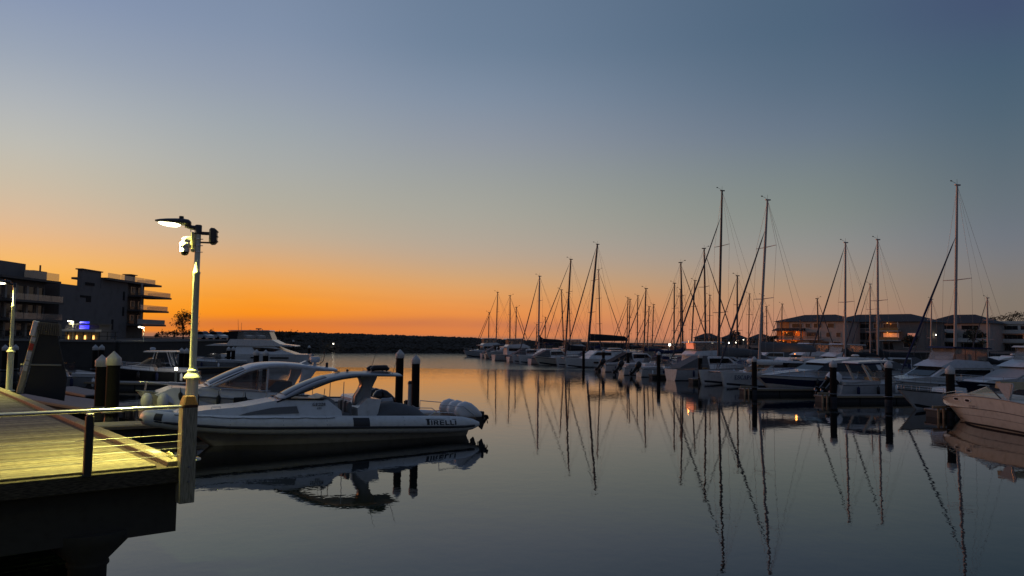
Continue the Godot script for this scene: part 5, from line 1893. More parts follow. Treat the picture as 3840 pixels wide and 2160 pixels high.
func sailboat(label: String, mast_w: Vector3, top_w: Vector3, bow_left: bool, c: Dictionary) -> void:
	var hd := Vector3(-0.972, 0, 0.235) if bow_left else Vector3(0.972, 0, -0.235)
	if c.has("head"):
		hd = c.head
	var H := top_w.y
	var L: float = c.get("L", clampf(H * 0.72, 7.5, 13.5))
	var mx := L * 0.07
	var at := Vector3(mast_w.x, 0, mast_w.z) - hd * mx
	var turn := heading(hd.x, hd.z)
	var o := thing("sailing_yacht", label, "sailing yacht", at, turn, "sailing yachts in the marina")
	var p := {"L": L, "B": L * 0.3, "fs": 0.95, "fb": 1.35, "d": 0.6, "tw": 0.72, "rake": L * 0.08, "full": 0.45, "fine": 2.0, "trake": -0.35, "sag": 0.1}
	build_hull(o, p, c.get("hull", "gelcoat"), "gelcoat_cream")
	band(o, "boot_stripe", p, 0.3, 0.44, "antifoul", 0.0, 0.97)
	if c.get("detail", true):
		band(o, "hull_stripe", p, 0.87, 0.91, c.get("stripe", "navy_stripe"), 0.0, 0.985)
	var d := 0.95
	solid(o, "coachroof", [[0.3 * L, d + 0.1], [0.22 * L, d + 0.36], [0.0, d + 0.5], [-0.16 * L, d + 0.52], [-0.17 * L, d - 0.1]], L * 0.09, "gelcoat", L * 0.075, d, d + 0.5)
	if c.get("detail", true):
		side_prism(o, "cabin_window", [[0.18 * L, d + 0.22], [0.16 * L, d + 0.36], [-0.1 * L, d + 0.42], [-0.12 * L, d + 0.24]], L * 0.084, "window_glass")
		solid(o, "sprayhood", [[-0.12 * L, d + 0.45], [-0.17 * L, d + 1.05], [-0.24 * L, d + 1.05], [-0.24 * L, d + 0.2]], L * 0.09, c.get("hood", "canvas_navy"), L * 0.075, d + 0.4, d + 1.05)
		rails(o, p, 0.03, 0.98, 0.58, "wire", 0.013)
	solid(o, "cockpit_coaming", [[-0.2 * L, d - 0.1], [-0.2 * L, d + 0.25], [-0.44 * L, d + 0.15], [-0.45 * L, d - 0.1]], L * 0.1, "gelcoat")
	# rig, in the boat's own axes
	var inv := Transform3D(Basis(Vector3.UP, turn), at).affine_inverse()
	var top := inv * top_w
	top.z = 0.0
	var mb := Vector3(mx, d + 0.4, 0)
	rig(o, mb, top, hull_pt(p, 1.0, 1.0, 1.0), Vector3(-L / 2 + 0.1, 1.0, 0), L * 0.15, c)

func catamaran(label: String, centre: Vector3, hd: Vector3, L: float, gap: float, c: Dictionary) -> Node3D:
	var turn := heading(hd.x, hd.z)
	var o := thing("sailing_catamaran", label, "catamaran", centre, turn, "sailing catamarans")
	var p := {"L": L, "B": 1.55, "fs": 1.05, "fb": 1.35, "d": 0.5, "tw": 0.8, "rake": 0.35, "full": 0.32, "fine": 2.6, "sag": -0.05}
	for zc in [-gap / 2, gap / 2]:
		build_hull(o, p, "gelcoat", "deck_grey", zc)
		band(o, "boot_stripe", p, 0.24, 0.36, "antifoul", 0, 0.97, zc)
		rails(o, p, 0.3, 0.98, 0.55, "wire", 0.012, zc, 0)
	solid(o, "bridge_deck", [[-0.42 * L, 0.7], [-0.42 * L, 1.25], [0.14 * L, 1.3], [0.2 * L, 0.9]], gap / 2 + 0.2, "gelcoat")
	solid(o, "saloon", [[-0.26 * L, 1.2], [-0.24 * L, 2.35], [0.0, 2.4], [0.09 * L, 1.75], [0.14 * L, 1.25]], gap * 0.46, "gelcoat", gap * 0.36, 1.25, 2.4)
	side_prism(o, "saloon_window", [[-0.2 * L, 1.75], [-0.2 * L, 2.15], [0.0, 2.2], [0.06 * L, 1.75]], gap * 0.415, "window_glass", 0.04)
	solid(o, "hardtop", [[-0.44 * L, 2.36], [-0.44 * L, 2.46], [-0.2 * L, 2.5], [-0.2 * L, 2.36]], gap * 0.42, "gelcoat")
	var st := S()
	tube(st, [Vector3(0.42 * L, 1.2, -gap / 2), Vector3(0.42 * L, 1.25, 0), Vector3(0.42 * L, 1.2, gap / 2)], 0.09, 8)
	tube(st, [Vector3(0.42 * L, 1.25, 0), Vector3(0.42 * L, 2.1, 0.12), Vector3(0.42 * L, 1.25, 0.5)], 0.03, 6)
	tube(st, [Vector3(0.2 * L, 1.1, 0), Vector3(0.45 * L, 1.2, 0)], 0.05, 6)
	part(o, "crossbeam", st, "mast_alloy")
	if c.has("oval"):
		for zs in [-1.0, 1.0]:
			for x in [0.06, -0.08, -0.2]:
				st = S()
				prism(st, [[x * L - 0.4, 0.72], [x * L - 0.34, 0.84], [x * L + 0.34, 0.84], [x * L + 0.4, 0.72], [x * L + 0.34, 0.6], [x * L - 0.34, 0.6]], 0.03, -1, 0, 1, zs * (gap / 2 + 0.745))
				part(o, "hull_window", st, "window_glass")
	var inv := Transform3D(Basis(Vector3.UP, turn), centre).affine_inverse()
	var mb := inv * (c.foot as Vector3)
	mb = Vector3(mb.x, 2.3, 0)
	var top := inv * (c.top as Vector3)
	top.z = 0
	rig(o, mb, top, Vector3(0.42 * L, 1.2, 0), Vector3(-0.46 * L, 1.2, gap * 0.45), gap * 0.5, c)
	return o

func right_side() -> void:
	var BL := Vector3(-0.972, 0, 0.235)
	# --- nearest boats on the right
	beige_boat()
	cruiser("runabout", "open fishing boat with tall pale bow and white hatch, beside the cream bowrider", "runabout", Vector3(28.35, 0, -49.7), heading(-0.97, 0.235), {"L": 8.2, "B": 2.6, "fs": 0.95, "fb": 1.28, "style": "open", "hull": "gelcoat_cool", "rub": "black", "rake": 1.5, "fine": 1.9})
	var cud := cruiser("cuddy_boat", "white hardtop cuddy boat, outboard tilted at its stern, between two piles", "cuddy boat", Vector3(28.0, 0, -59.3), heading(0.97, -0.235), {"L": 7.6, "B": 2.7, "fs": 1.0, "fb": 1.45, "style": "cuddy", "hull": "gelcoat_cool", "boot": "antifoul"})
	var d := 1.1
	solid(cud, "hardtop", [[0.9, d + 1.62], [0.7, d + 1.74], [-2.2, d + 1.62], [-2.3, d + 1.5]], 0.95, "gelcoat")
	solid(cud, "roof_lining", [[0.85, d + 1.6], [-2.2, d + 1.49], [-2.1, d + 1.36], [0.7, d + 1.48]], 0.9, "canvas_navy")
	for zs in [-1.0, 1.0]:
		var st := S()
		tube(st, [Vector3(-1.1, d + 0.1, zs * 1.0), Vector3(-1.9, d + 1.45, zs * 0.9)], 0.09, 6)
		tube(st, [Vector3(0.9, d + 0.1, zs * 1.0), Vector3(-0.3, d + 1.5, zs * 0.92)], 0.09, 6)
		part(cud, "hardtop_leg", st, "gelcoat_cream")
	solid(cud, "seat_box", [[-0.4, d], [-0.4, d + 0.42], [0.3, d + 0.42], [0.5, d]], 0.8, "canvas_tan")
	outboard(cud, Vector3(-3.85, 0.85, -0.3), 0.8, "engine_white", 1.1)
	outboard(cud, Vector3(-3.85, 0.85, 0.45), 0.8, "engine_white", 1.1)
	cruiser("sport_cruiser", "long white sports cruiser with broad navy hull stripe and dark wraparound screen", "motor cruiser", Vector3(25.9, 0, -63.7), heading(-0.97, 0.235), {"L": 13.2, "B": 3.9, "fs": 1.25, "fb": 1.5, "style": "sport", "hull": "gelcoat", "stripe": ["navy_stripe", 0.6, 0.88], "rake": 2.0, "fine": 2.0})
	var fly := cruiser("flybridge_cruiser", "flybridge cruiser with navy bimini and clear screens, behind the cream bowrider's row", "motor cruiser", Vector3(33.6, 0, -60.5), heading(-0.97, 0.235), {"L": 12.0, "B": 3.9, "fs": 1.15, "fb": 1.6, "style": "flybridge", "hull": "gelcoat", "clears": "vinyl_cloudy", "bimini": "canvas_navy", "bridge": "gelcoat_cool"})
	var big := cruiser("flybridge_cruiser", "big cruiser at the frame's right edge with cloudy bridge enclosure and pale screen cover", "motor cruiser", Vector3(38.2, 0, -57.0), heading(-0.97, 0.235), {"L": 13.0, "B": 4.2, "fs": 1.3, "fb": 1.8, "style": "flybridge", "hull": "navy_hull", "clears": "vinyl_cloudy", "bimini": "gelcoat_cream", "bridge": "gelcoat"})
	solid(big, "screen_cover", [[0.55, 2.95], [2.6, 1.98], [2.75, 2.0], [0.6, 3.1]], 1.45, "canvas_pale")
	var ex := cruiser("express_cruiser", "grey white express cruiser with an amber light, its inflatable dinghy on the bow", "motor cruiser", Vector3(27.4, 0, -74.5), heading(-0.97, 0.235), {"L": 11.0, "B": 3.6, "fs": 1.3, "fb": 1.75, "style": "canvas", "hull": "gelcoat_cool", "canvas": "canvas_pale"})
	var st := S()
	ball(st, Vector3(0.6, 3.0, -0.9), Vector3(0.1, 0.08, 0.08), 8)
	part(ex, "amber_lamp", st, "orange_glow")
	lamp_light(ex.position + Basis(Vector3.UP, ex.rotation.y) * Vector3(0.7, 3.0, -1.2), Color(1, 0.65, 0.3), 0.12)
	dinghy("grey inflatable dinghy lashed on the express cruiser's foredeck", ex.position + BL * 4.0 + Vector3(0.1, 1.95, 1.4), heading(-0.97, 0.3))
	cruiser("cabin_cruiser", "white canopy cruiser moored stern out, dark canvas sloping to its transom", "motor cruiser", Vector3(21.4, 0, -81.2), heading(0.97, -0.235), {"L": 10.0, "B": 3.3, "fs": 1.15, "fb": 1.6, "style": "canvas", "hull": "gelcoat_cool", "canvas": "canvas_grey"})
	var lit := cruiser("flybridge_cruiser", "tall flybridge cruiser whose bridge enclosure has an added sunset glow at its aft end", "motor cruiser", Vector3(24.2, 0, -90.0), heading(0.97, -0.235), {"L": 13.0, "B": 4.2, "fs": 1.25, "fb": 1.7, "style": "flybridge", "hull": "gelcoat", "clears": "vinyl_cloudy", "bimini": "gelcoat_cool", "bridge": "gelcoat"})
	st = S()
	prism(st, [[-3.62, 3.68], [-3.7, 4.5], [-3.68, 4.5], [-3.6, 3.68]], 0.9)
	part(lit, "sunset_glow_panel", st, "orange_glow")  # emission stands in for the sunset mirrored in this pane
	lamp_light(lit.position + Basis(Vector3.UP, lit.rotation.y) * Vector3(-3.0, 4.1, -1.7), Color(1, 0.6, 0.25), 0.6)  # added light beside the glowing pane, no lamp there
	cruiser("flybridge_cruiser", "white flybridge cruiser beyond the tan canopied yacht, enclosure facing the sunset", "motor cruiser", Vector3(lerp(0.0, 1.0, 1.0) * 2.16, 0, -140), heading(0.97, -0.235), {"L": 11.0, "B": 3.7, "fs": 1.2, "fb": 1.7, "style": "flybridge", "hull": "gelcoat", "clears": "vinyl_cloudy", "bimini": "gelcoat_cool"})
	cruiser("flybridge_cruiser", "farthest flybridge cruiser at the marina's channel end", "motor cruiser", Vector3(-3.183, 0, -166), heading(0.97, -0.235), {"L": 11.0, "B": 3.8, "fs": 1.2, "fb": 1.6, "style": "flybridge", "hull": "gelcoat_cool", "clears": "vinyl_cloudy", "bimini": "gelcoat"})
	cruiser("motor_cruiser", "low motor boat at the very end of the far row", "motor boat", Vector3(-5.945, 0, -163), heading(-0.97, 0.235), {"L": 8.5, "B": 2.9, "fs": 1.0, "fb": 1.4, "style": "cuddy", "hull": "gelcoat_cool"})
	cruiser("motor_cruiser", "motor boat with canvas cockpit beside the far flybridge cruiser", "motor boat", Vector3(-0.644, 0, -150), heading(-0.97, 0.235), {"L": 9.0, "B": 3.0, "fs": 1.0, "fb": 1.5, "style": "canvas", "hull": "gelcoat"})
	cruiser("cabin_cruiser", "cabin boat with grey canvas directly right of the oval windowed catamaran", "motor boat", Vector3(17.08, 0, -104), heading(0.97, -0.235), {"L": 9.0, "B": 3.0, "fs": 1.0, "fb": 1.45, "style": "canvas", "hull": "gelcoat", "canvas": "canvas_black"})
	cruiser("cabin_cruiser", "white cabin cruiser beside the globe lamp, stern out", "motor boat", Vector3(17.487, 0, -94), heading(0.97, -0.235), {"L": 8.5, "B": 3.0, "fs": 1.0, "fb": 1.45, "style": "cuddy", "hull": "gelcoat"})
	# rows behind
	var back := [["white motor cruiser behind the orange glowing flybridge cruiser", 2770, 108, "canvas"], ["white flybridge boat behind the express cruiser, below the sunset tinted verandas", 3010, 100, "flybridge"], ["white flybridge boat with raised bridge behind the tall grey sail cover", 3130, 92, "flybridge"], ["pale cruiser below the orange balconies, behind the sports cruiser's hardtop", 3230, 84, "canvas"], ["white cruiser between the two pale masted yachts and the navy bimini", 3345, 88, "canvas"], ["white motor boat behind the tallest mast, right of the navy bimini", 3640, 80, "cuddy"], ["white cruiser in the back row near the frame's edge", 3730, 84, "sport"], ["white cruiser far behind the row of black sail covers", 2300, 140, "canvas"], ["small white motor boat far behind the globe lamp", 2480, 128, "canvas"], ["white cruiser far behind the big grey sail cover", 2890, 118, "canvas"], ["white cruiser in the distance between the black covered yachts", 2180, 150, "flybridge"]]
	for b in back:
		var dd: float = b[2]
		var lx: float = (b[1] - 1920.0) / 2884.0 * dd
		cruiser("motor_cruiser", b[0], "motor boat", Vector3(lx, 0, -dd), heading(-0.97, 0.235) if int(b[1]) % 20 else heading(0.97, -0.235), {"L": 11.0, "B": 3.6, "fs": 1.2, "fb": 1.65, "style": b[3], "hull": "gelcoat", "clears": "vinyl_cloudy", "bimini": "gelcoat_cool"})
	for b in [["small runabout with outboard, stern out between the oval windowed catamaran and the globe lamp", 2352, 99, "cuddy", 6.4], ["open boat with white bow next to the dark canvas cabin boat", 2425, 91, "open", 6.2], ["low white cuddy nearest the finger below the globe lamp", 2490, 87, "cuddy", 6.0], ["white boat between the far flybridge cruiser and the low covered catamaran", 1992, 134, "canvas", 8.0], ["white cabin boat just behind the low covered catamaran", 2085, 124, "canvas", 8.6], ["small motor boat at the far row beside its dark piles", 1880, 158, "canvas", 8.0]]:
		var lx: float = (b[1] - 1920.0) / 2884.0 * b[2]
		var bo := cruiser("runabout", b[0], "motor boat", Vector3(lx, 0, -b[2]), heading(0.97, -0.235), {"L": b[4], "B": b[4] * 0.36, "fs": 0.85, "fb": 1.25, "style": b[3], "hull": "gelcoat"})
		if b[4] < 7.0:
			outboard(bo, Vector3(-b[4] / 2 - 0.05, 0.75, 0), 0.7, "black_gloss", 1.0)
	# --- catamarans
	var esc := catamaran("white sailing catamaran with a blue name on its side and a tall raked mast", Vector3(24.6, 0, -73.6), BL, 12.6, 4.2, {"foot": Vector3(23.423, 0, -74), "top": Vector3(24.466, 17.805, -74), "r": 0.13, "furl": 0.09, "fore": 0.8, "cover": "canvas_grey", "bag": 0.95, "goose": 0.9, "boom_len": 6.0, "spreaders": [0.38, 0.7], "stack": true})
	var tb := Basis(Vector3(-1, 0, 0), Vector3(0, 1, 0), Vector3(0, 0, -1))
	text(esc, "boat_name", "ESCAPADE", 0.36, "navy_stripe", Transform3D(tb.rotated(Vector3.UP, 0.1), Vector3(4.05, 0.88, -2.9)))
	solid(esc, "dinghy_cover", [[2.2, 1.3], [1.4, 1.95], [-0.2, 2.15], [-0.6, 1.3]], 0.9, "canvas_tan", 0.5, 1.3, 2.1)
	solid(esc, "blue_bag", [[0.2, 1.2], [-0.2, 1.62], [-1.8, 1.7], [-2.0, 1.2]], 2.3, "canvas_blue", 2.0, 1.2, 1.7)
	catamaran("white catamaran with dark oval hull windows under a long black sail cover", Vector3(12.3, 0, -115.2), BL, 10.6, 4.4, {"foot": Vector3(11.62, 0, -114), "top": Vector3(13.107, 18.391, -114), "r": 0.17, "furl": 0.08, "cover": "canvas_black", "bag": 1.0, "goose": 1.6, "boom_len": 6.2, "stack": true, "mast": "mast_dark", "oval": true})
	catamaran("white catamaran farther along, low black sail cover, next to oval windowed one", Vector3(5.429, 0, -128), BL, 10.0, 4.2, {"foot": Vector3(4.455, 0, -128), "top": Vector3(4.513, 14.437, -128), "r": 0.15, "furl": 0.08, "cover": "canvas_black", "bag": 0.7, "boom_len": 4.4, "goose": 1.2})
	# --- monohulls: top px x, y, foot px x, depth, bow to the left
	var masts := [
		[Vector3(-5.201, 0, -176), Vector3(-5.169, 9.791, -176), true, 0], [Vector3(-3.24, 0, -166), Vector3(-3.1, 13.881, -166), true, 0], [Vector3(-0.285, 0, -152), Vector3(-0.348, 12.412, -152), false, 0], [Vector3(0.847, 0, -157), Vector3(0.981, 10.355, -157), false, 0],
		[Vector3(6.054, 0, -185), Vector3(6.081, 7.418, -185), true, 0], [Vector3(8.388, 0, -190), Vector3(8.333, 9.245, -190), true, 0], [Vector3(9.62, 0, -140), Vector3(8.953, 12.965, -140), true, 0], [Vector3(8.482, 0, -121), Vector3(9.292, 16.653, -121), true, 1], [Vector3(12.323, 0, -160), Vector3(11.852, 13.404, -160), true, 0],
		[Vector3(15.977, 0, -138), Vector3(15.513, 16.542, -138), false, 0], [Vector3(25.747, 0, -172), Vector3(26.007, 13.383, -172), true, 0], [Vector3(22.817, 0, -150), Vector3(23.098, 11.953, -150), true, 0], [Vector3(24.805, 0, -152), Vector3(24.934, 12.765, -152), true, 0], [Vector3(19.934, 0, -116), Vector3(20.275, 11.844, -116), true, 0], [Vector3(26.399, 0, -150), Vector3(26.852, 10.547, -150), true, 0], [Vector3(28.427, 0, -156), Vector3(28.845, 11.247, -156), true, 0],
		[Vector3(25.736, 0, -122), Vector3(25.817, 13.152, -122), true, 0], [Vector3(22.753, 0, -102), Vector3(22.401, 14.438, -102), false, 0], [Vector3(29.474, 0, -134), Vector3(29.428, 12.974, -134), true, 0], [Vector3(28.862, 0, -124), Vector3(29.647, 13.779, -124), true, 0], [Vector3(24.744, 0, -98), Vector3(24.53, 15.898, -98), false, 0], [Vector3(36.493, 0, -142), Vector3(36.611, 12.487, -142), true, 0], [Vector3(23.083, 0, -86), Vector3(23.649, 21.1, -86), true, 2],
		[Vector3(30.471, 0, -104), Vector3(30.547, 12.967, -104), true, 0], [Vector3(46.13, 0, -150), Vector3(46.439, 13.323, -150), true, 0], [Vector3(42.97, 0, -132), Vector3(43.157, 11.939, -132), true, 0], [Vector3(50.428, 0, -152), Vector3(50.367, 10.955, -152), false, 0], [Vector3(52.517, 0, -150), Vector3(52.832, 11.431, -150), true, 0], [Vector3(57.111, 0, -152), Vector3(57.093, 8.413, -152), true, 0],
		[Vector3(47.913, 0, -120), Vector3(47.692, 10.894, -120), false, 0], [Vector3(37.196, 0, -86), Vector3(37.493, 15.383, -86), true, 3], [Vector3(60.549, 0, -130), Vector3(60.692, 14.068, -130), true, 0], [Vector3(41.365, 0, -87), Vector3(41.579, 15.901, -87), true, 3], [Vector3(70.723, 0, -130), Vector3(71.129, 11.634, -130), true, 0], [Vector3(37.917, 0, -66), Vector3(38.636, 17.973, -66), true, 4], [Vector3(69.232, 0, -112), Vector3(69.38, 10.913, -112), true, 0]]
	for i in masts.size():
		var m: Array = masts[i]
		var near: bool = -m[0].z < 125.0
		var c := {"detail": near, "r": 0.115 + 0.01 * float(near), "wire": 0.012 + 0.004 * float(not near), "furl": 0.055 + 0.01 * float(near), "cover": ["canvas_black", "canvas_navy", "canvas_grey", "canvas_black"][i % 4], "hull": ["gelcoat", "gelcoat_cool", "gelcoat_cream", "navy_hull", "gelcoat"][i % 5], "mast": "mast_alloy" if i > 29 else "mast_dark", "bag": 0.5}  # all but the last masts get their backlit silhouette darkness from the material
		var extra := "modest bare mast"
		match m[3]:
			1:
				c.merge({"cover": "canvas_black", "bag": 0.9, "boom_len": 4.6, "r": 0.15, "goose": 1.0}, true)
				extra = "thick raked mast and sagging black cover"
			2:
				c.merge({"cover": "canvas_grey", "bag": 1.0, "boom_len": 5.2, "stack": true, "r": 0.14, "L": 13.5, "fore": 0.84, "spreaders": [0.3, 0.68], "furl": 0.085}, true)
				extra = "tallest mast of the middle group"
			3:
				c.merge({"cover": "canvas_black", "bag": 0.8, "boom_len": 4.8, "r": 0.13, "furl": 0.075, "spreaders": [0.52]}, true)
				extra = "pale single spreader mast"
			4:
				c.merge({"cover": "canvas_black", "bag": 0.9, "boom_len": 4.6, "r": 0.125, "furl": 0.085, "fore": 0.72, "spreaders": [0.5], "L": 12.5, "foresail": "canvas_navy"}, true)
				extra = "very tall pale mast"
		sailboat("yacht with %s, %s single-hull mast from the channel end" % [extra, ORD[i]], m[0], m[1], m[2], c)
	# --- piles and fingers of the marina
	var piles := [[Vector3(-8.294, 0, -166), 2.4, "first"], [Vector3(-6.791, 0, -163), 2.6, "second"], [Vector3(-5.171, 0, -160), 2.6, "third"], [Vector3(-3.177, 0, -152), 2.9, "fourth"], [Vector3(-2.357, 0, -150), 2.9, "fifth"], [Vector3(10.055, 0, -107), 2.8, "sixth"], [Vector3(11.839, 0, -99), 2.9, "seventh"], [Vector3(14.325, 0, -94.6), 2.95, "eighth"], [Vector3(15.872, 0, -83), 2.95, "ninth"], [Vector3(18.243, 0, -74.5), 2.9, "tenth"], [Vector3(18.909, 0, -60), 3.0, "eleventh"], [Vector3(22.306, 0, -53.5), 2.95, "twelfth"], [Vector3(31.997, 0, -66), 2.9, "thirteenth, the one behind"], [Vector3(25.146, 0, -51.5), 3.02, "fourteenth"], [Vector3(24.792, 0, -43.6), 2.99, "last and nearest"]]
	for q in piles:
		pile("black mooring pile along the yacht row, %s from the channel end" % q[2], q[0], q[1], 0.23 if q[0].z > -60 else 0.2, q[0].z > -100)
	var fing := [[12, "finger pontoon by the cream bowrider's bow"], [11, "finger pontoon with timber end below the cuddy boat's outboards"], [10, "finger pontoon beside the navy striped cruiser's bow"], [9, "finger pontoon beside the lettered catamaran's bows"], [8, "finger pontoon beside the canopy cruiser's stern"], [6, "finger pontoon beside the oval windowed catamaran"]]
	var ends := {12: 14, 11: 11, 10: 10, 9: 9, 8: 8, 6: 6}
	for f in fing:
		var e: Vector3 = piles[ends[f[0]]][0] + Vector3(-0.2, 0, -0.75)
		pontoon(f[1], e + BL * 0.6, e - BL * 11.0, 1.1, "marina finger pontoons")
	# timber fenders standing on the finger ends
	for q in [[10, "first, beside the navy striped bow"], [11, "second, below the outboards"], [14, "third, by the cream bow"]]:
		var w := thing("timber_fender", "yellowish timber fender beam on a finger end, %s" % q[1], "fender", piles[q[0]][0] + Vector3(-0.55, 0.55, 0.1), heading(-0.97, 0.235), "timber fenders")
		st = S()
		bbox(st, Vector3(0.2, 0.08, 0), Vector3(0.9, 0.16, 0.14), 0.03)
		part(w, "beam", st, "fender_timber")
		for x in [-0.1, 0.25]:
			st = S()
			bbox(st, Vector3(x, -0.45, 0.0), Vector3(0.12, 0.9, 0.12), 0.02)
			part(w, "upright", st, "fender_timber")
	# globe lamp on the far walkway
	var gl := thing("globe_lamp", "round white globe lamp glowing among the far boats", "lamp", Vector3(24.651, 0, -120))
	st = S()
	cyl(st, Vector3(0, 0, 0), Vector3(0, 3.22, 0), 0.06, 0.05, 8)
	part(gl, "post", st, "pole_paint")
	st = S()
	ball(st, Vector3(0, 3.38, 0), Vector3(0.2, 0.2, 0.2), 10)
	part(gl, "globe_lamp_bulb", st, "lamp_white")
	lamp_light(gl.position + Vector3(0, 3.38, 0.0), Color(1, 0.95, 0.85), 1.5)

func dinghy(label: String, at: Vector3, turn: float) -> void:
	var o := thing("inflatable_dinghy", label, "dinghy", at, turn)
	var st := S()
	var pts := []
	for q in [[-1.5, 0.62], [-0.5, 0.64], [0.6, 0.6], [1.2, 0.42], [1.5, 0.0], [1.2, -0.42], [0.6, -0.6], [-0.5, -0.64], [-1.5, -0.62]]:
		pts.append(Vector3(q[0], 0.25 + maxf(0, q[0] - 0.6) * 0.12, q[1]))
	tube(st, smooth_path(pts, 3), 0.24, 10)
	part(o, "air_tube", st, "tube_fabric")
	st = S()
	bbox(st, Vector3(-0.1, 0.12, 0), Vector3(2.6, 0.08, 0.9), 0.02)
	bbox(st, Vector3(-1.4, 0.3, 0), Vector3(0.06, 0.4, 0.9), 0.02)
	part(o, "floor", st, "panel_grey")

func beige_boat() -> void:
	var o := thing("bowrider", "cream bowrider with oval portholes and raked windscreen, nearest boat on the right", "speedboat", Vector3(25.0, 0, -39.8), heading(0.0, -1.0))
	var p := {"L": 9.7, "B": 2.9, "fs": 1.4, "fb": 0.95, "d": 0.5, "tw": 0.92, "rake": 1.9, "full": 0.3, "fine": 2.1, "sag": -0.26}
	build_hull(o, p, "gelcoat_cream", "gelcoat_cream")
	gunwale(o, p, "gelcoat_grey", 0.03)
	band(o, "knuckle_line", p, 0.68, 0.7, "panel_grey", 0.0, 0.985, 0.0, 0.008)
	band(o, "spray_line", p, 0.5, 0.51, "panel_grey", 0.0, 0.96, 0.0, 0.006)
	band(o, "boot_stripe", p, 0.26, 0.31, "antifoul", 0.0, 0.95)
	clip_hull = p
	solid(o, "foredeck", [[4.75, 0.93], [4.1, 1.15], [3.2, 1.36], [2.1, 1.52], [1.4, 1.58], [0.2, 1.63], [-2.5, 1.6], [-2.6, 1.0], [3.0, 0.8]], 1.38, "gelcoat_cream", 0.95, 1.3, 1.63)
	clip_hull = {}
	for x in [1.35, 0.2]:
		for zs in [-1.0, 1.0]:
			var hp := hull_pt(p, x / p.L + 0.5, (1.27 + p.d) / (sheer(p, x) + p.d), 1.0)
			var zz: float = zs * (hp.z - 0.07)
			for lv in 2:
				var st := S()
				var ring := []
				for k in 14:
					var t := TAU * k / 14
					ring.append([x + (0.29 if lv == 0 else 0.21) * cos(t), 1.27 + (0.1 if lv == 0 else 0.065) * sin(t)])
				prism(st, ring, 0.1 + 0.01 * lv, -1, 0, 1, zz)
				part(o, ["porthole_rim", "porthole_glass"][lv], st, ["plastic_white", "obscure_glass"][lv])
	# windscreen: raked front and side panes in a dark frame
	var fr := [Vector3(1.95, 1.52, 0.0), Vector3(1.0, 1.55, -0.95), Vector3(-2.55, 1.36, -1.2), Vector3(0.6, 2.02, 0.0), Vector3(-0.75, 2.05, -0.92), Vector3(-1.5, 1.85, -1.08)]
	for zs in [1.0, -1.0]:
		var q := []
		for v in fr:
			q.append(Vector3(v.x, v.y, v.z * zs))
		var st := S()
		quad(st, q[0], q[1], q[4], q[3])
		part(o, "windscreen_pane", st, "tinted_glass")
		st = S()
		tri(st, q[1], q[2], q[4])
		tri(st, q[2], q[5], q[4])
		part(o, "side_pane", st, "tinted_glass")
		st = S()
		tube(st, [q[3], q[4], q[5], q[2]], 0.035, 6)
		part(o, "screen_frame", st, "black")
		st = S()
		tube(st, [q[1], q[4]], 0.02, 6)
		part(o, "screen_strut", st, "steel")
		st = S()
		tube(st, [q[0], q[1], q[2]], 0.02, 6)
		part(o, "screen_sill", st, "steel")
	var st := S()
	for zs in [-1.0, 1.0]:
		tube(st, smooth_path([Vector3(4.5, 0.95, zs * 0.25), Vector3(3.8, 1.3, zs * 0.72), Vector3(2.2, 1.58, zs * 1.12), Vector3(0.8, 1.7, zs * 1.25)], 4), 0.018, 6)
	part(o, "bow_rail", st, "steel")
	for zs in [-1.0, 1.0]:
		st = S()
		prism(st, [[-1.45, 2.28], [-2.75, 2.34], [-2.85, 2.2], [-2.5, 1.4]], 0.03, -1, 0, 1, zs * 0.95)
		part(o, "canopy_side", st, "canvas_pale")
		st = S()
		tube(st, [Vector3(-2.72, 2.3, zs * 0.99), Vector3(-2.5, 1.35, zs * 1.0)], 0.02, 6)
		part(o, "canopy_bow", st, "steel")
	solid(o, "canopy_front", [[-1.3, 2.02], [-1.4, 2.34], [-1.75, 2.36], [-1.95, 2.0]], 0.9, "canvas_tan")
	solid(o, "cockpit_sole", [[-2.6, 1.1], [-2.6, 1.3], [-4.6, 1.28], [-4.6, 1.05]], 1.2, "deck_grey")
	var tb := Basis(Vector3(-1, 0, 0), Vector3(0, 1, 0), Vector3(0, 0, -1))
	text(o, "registration", "EF107", 0.13, "panel_grey", Transform3D(tb, Vector3(-0.3, 1.0, -1.47)))

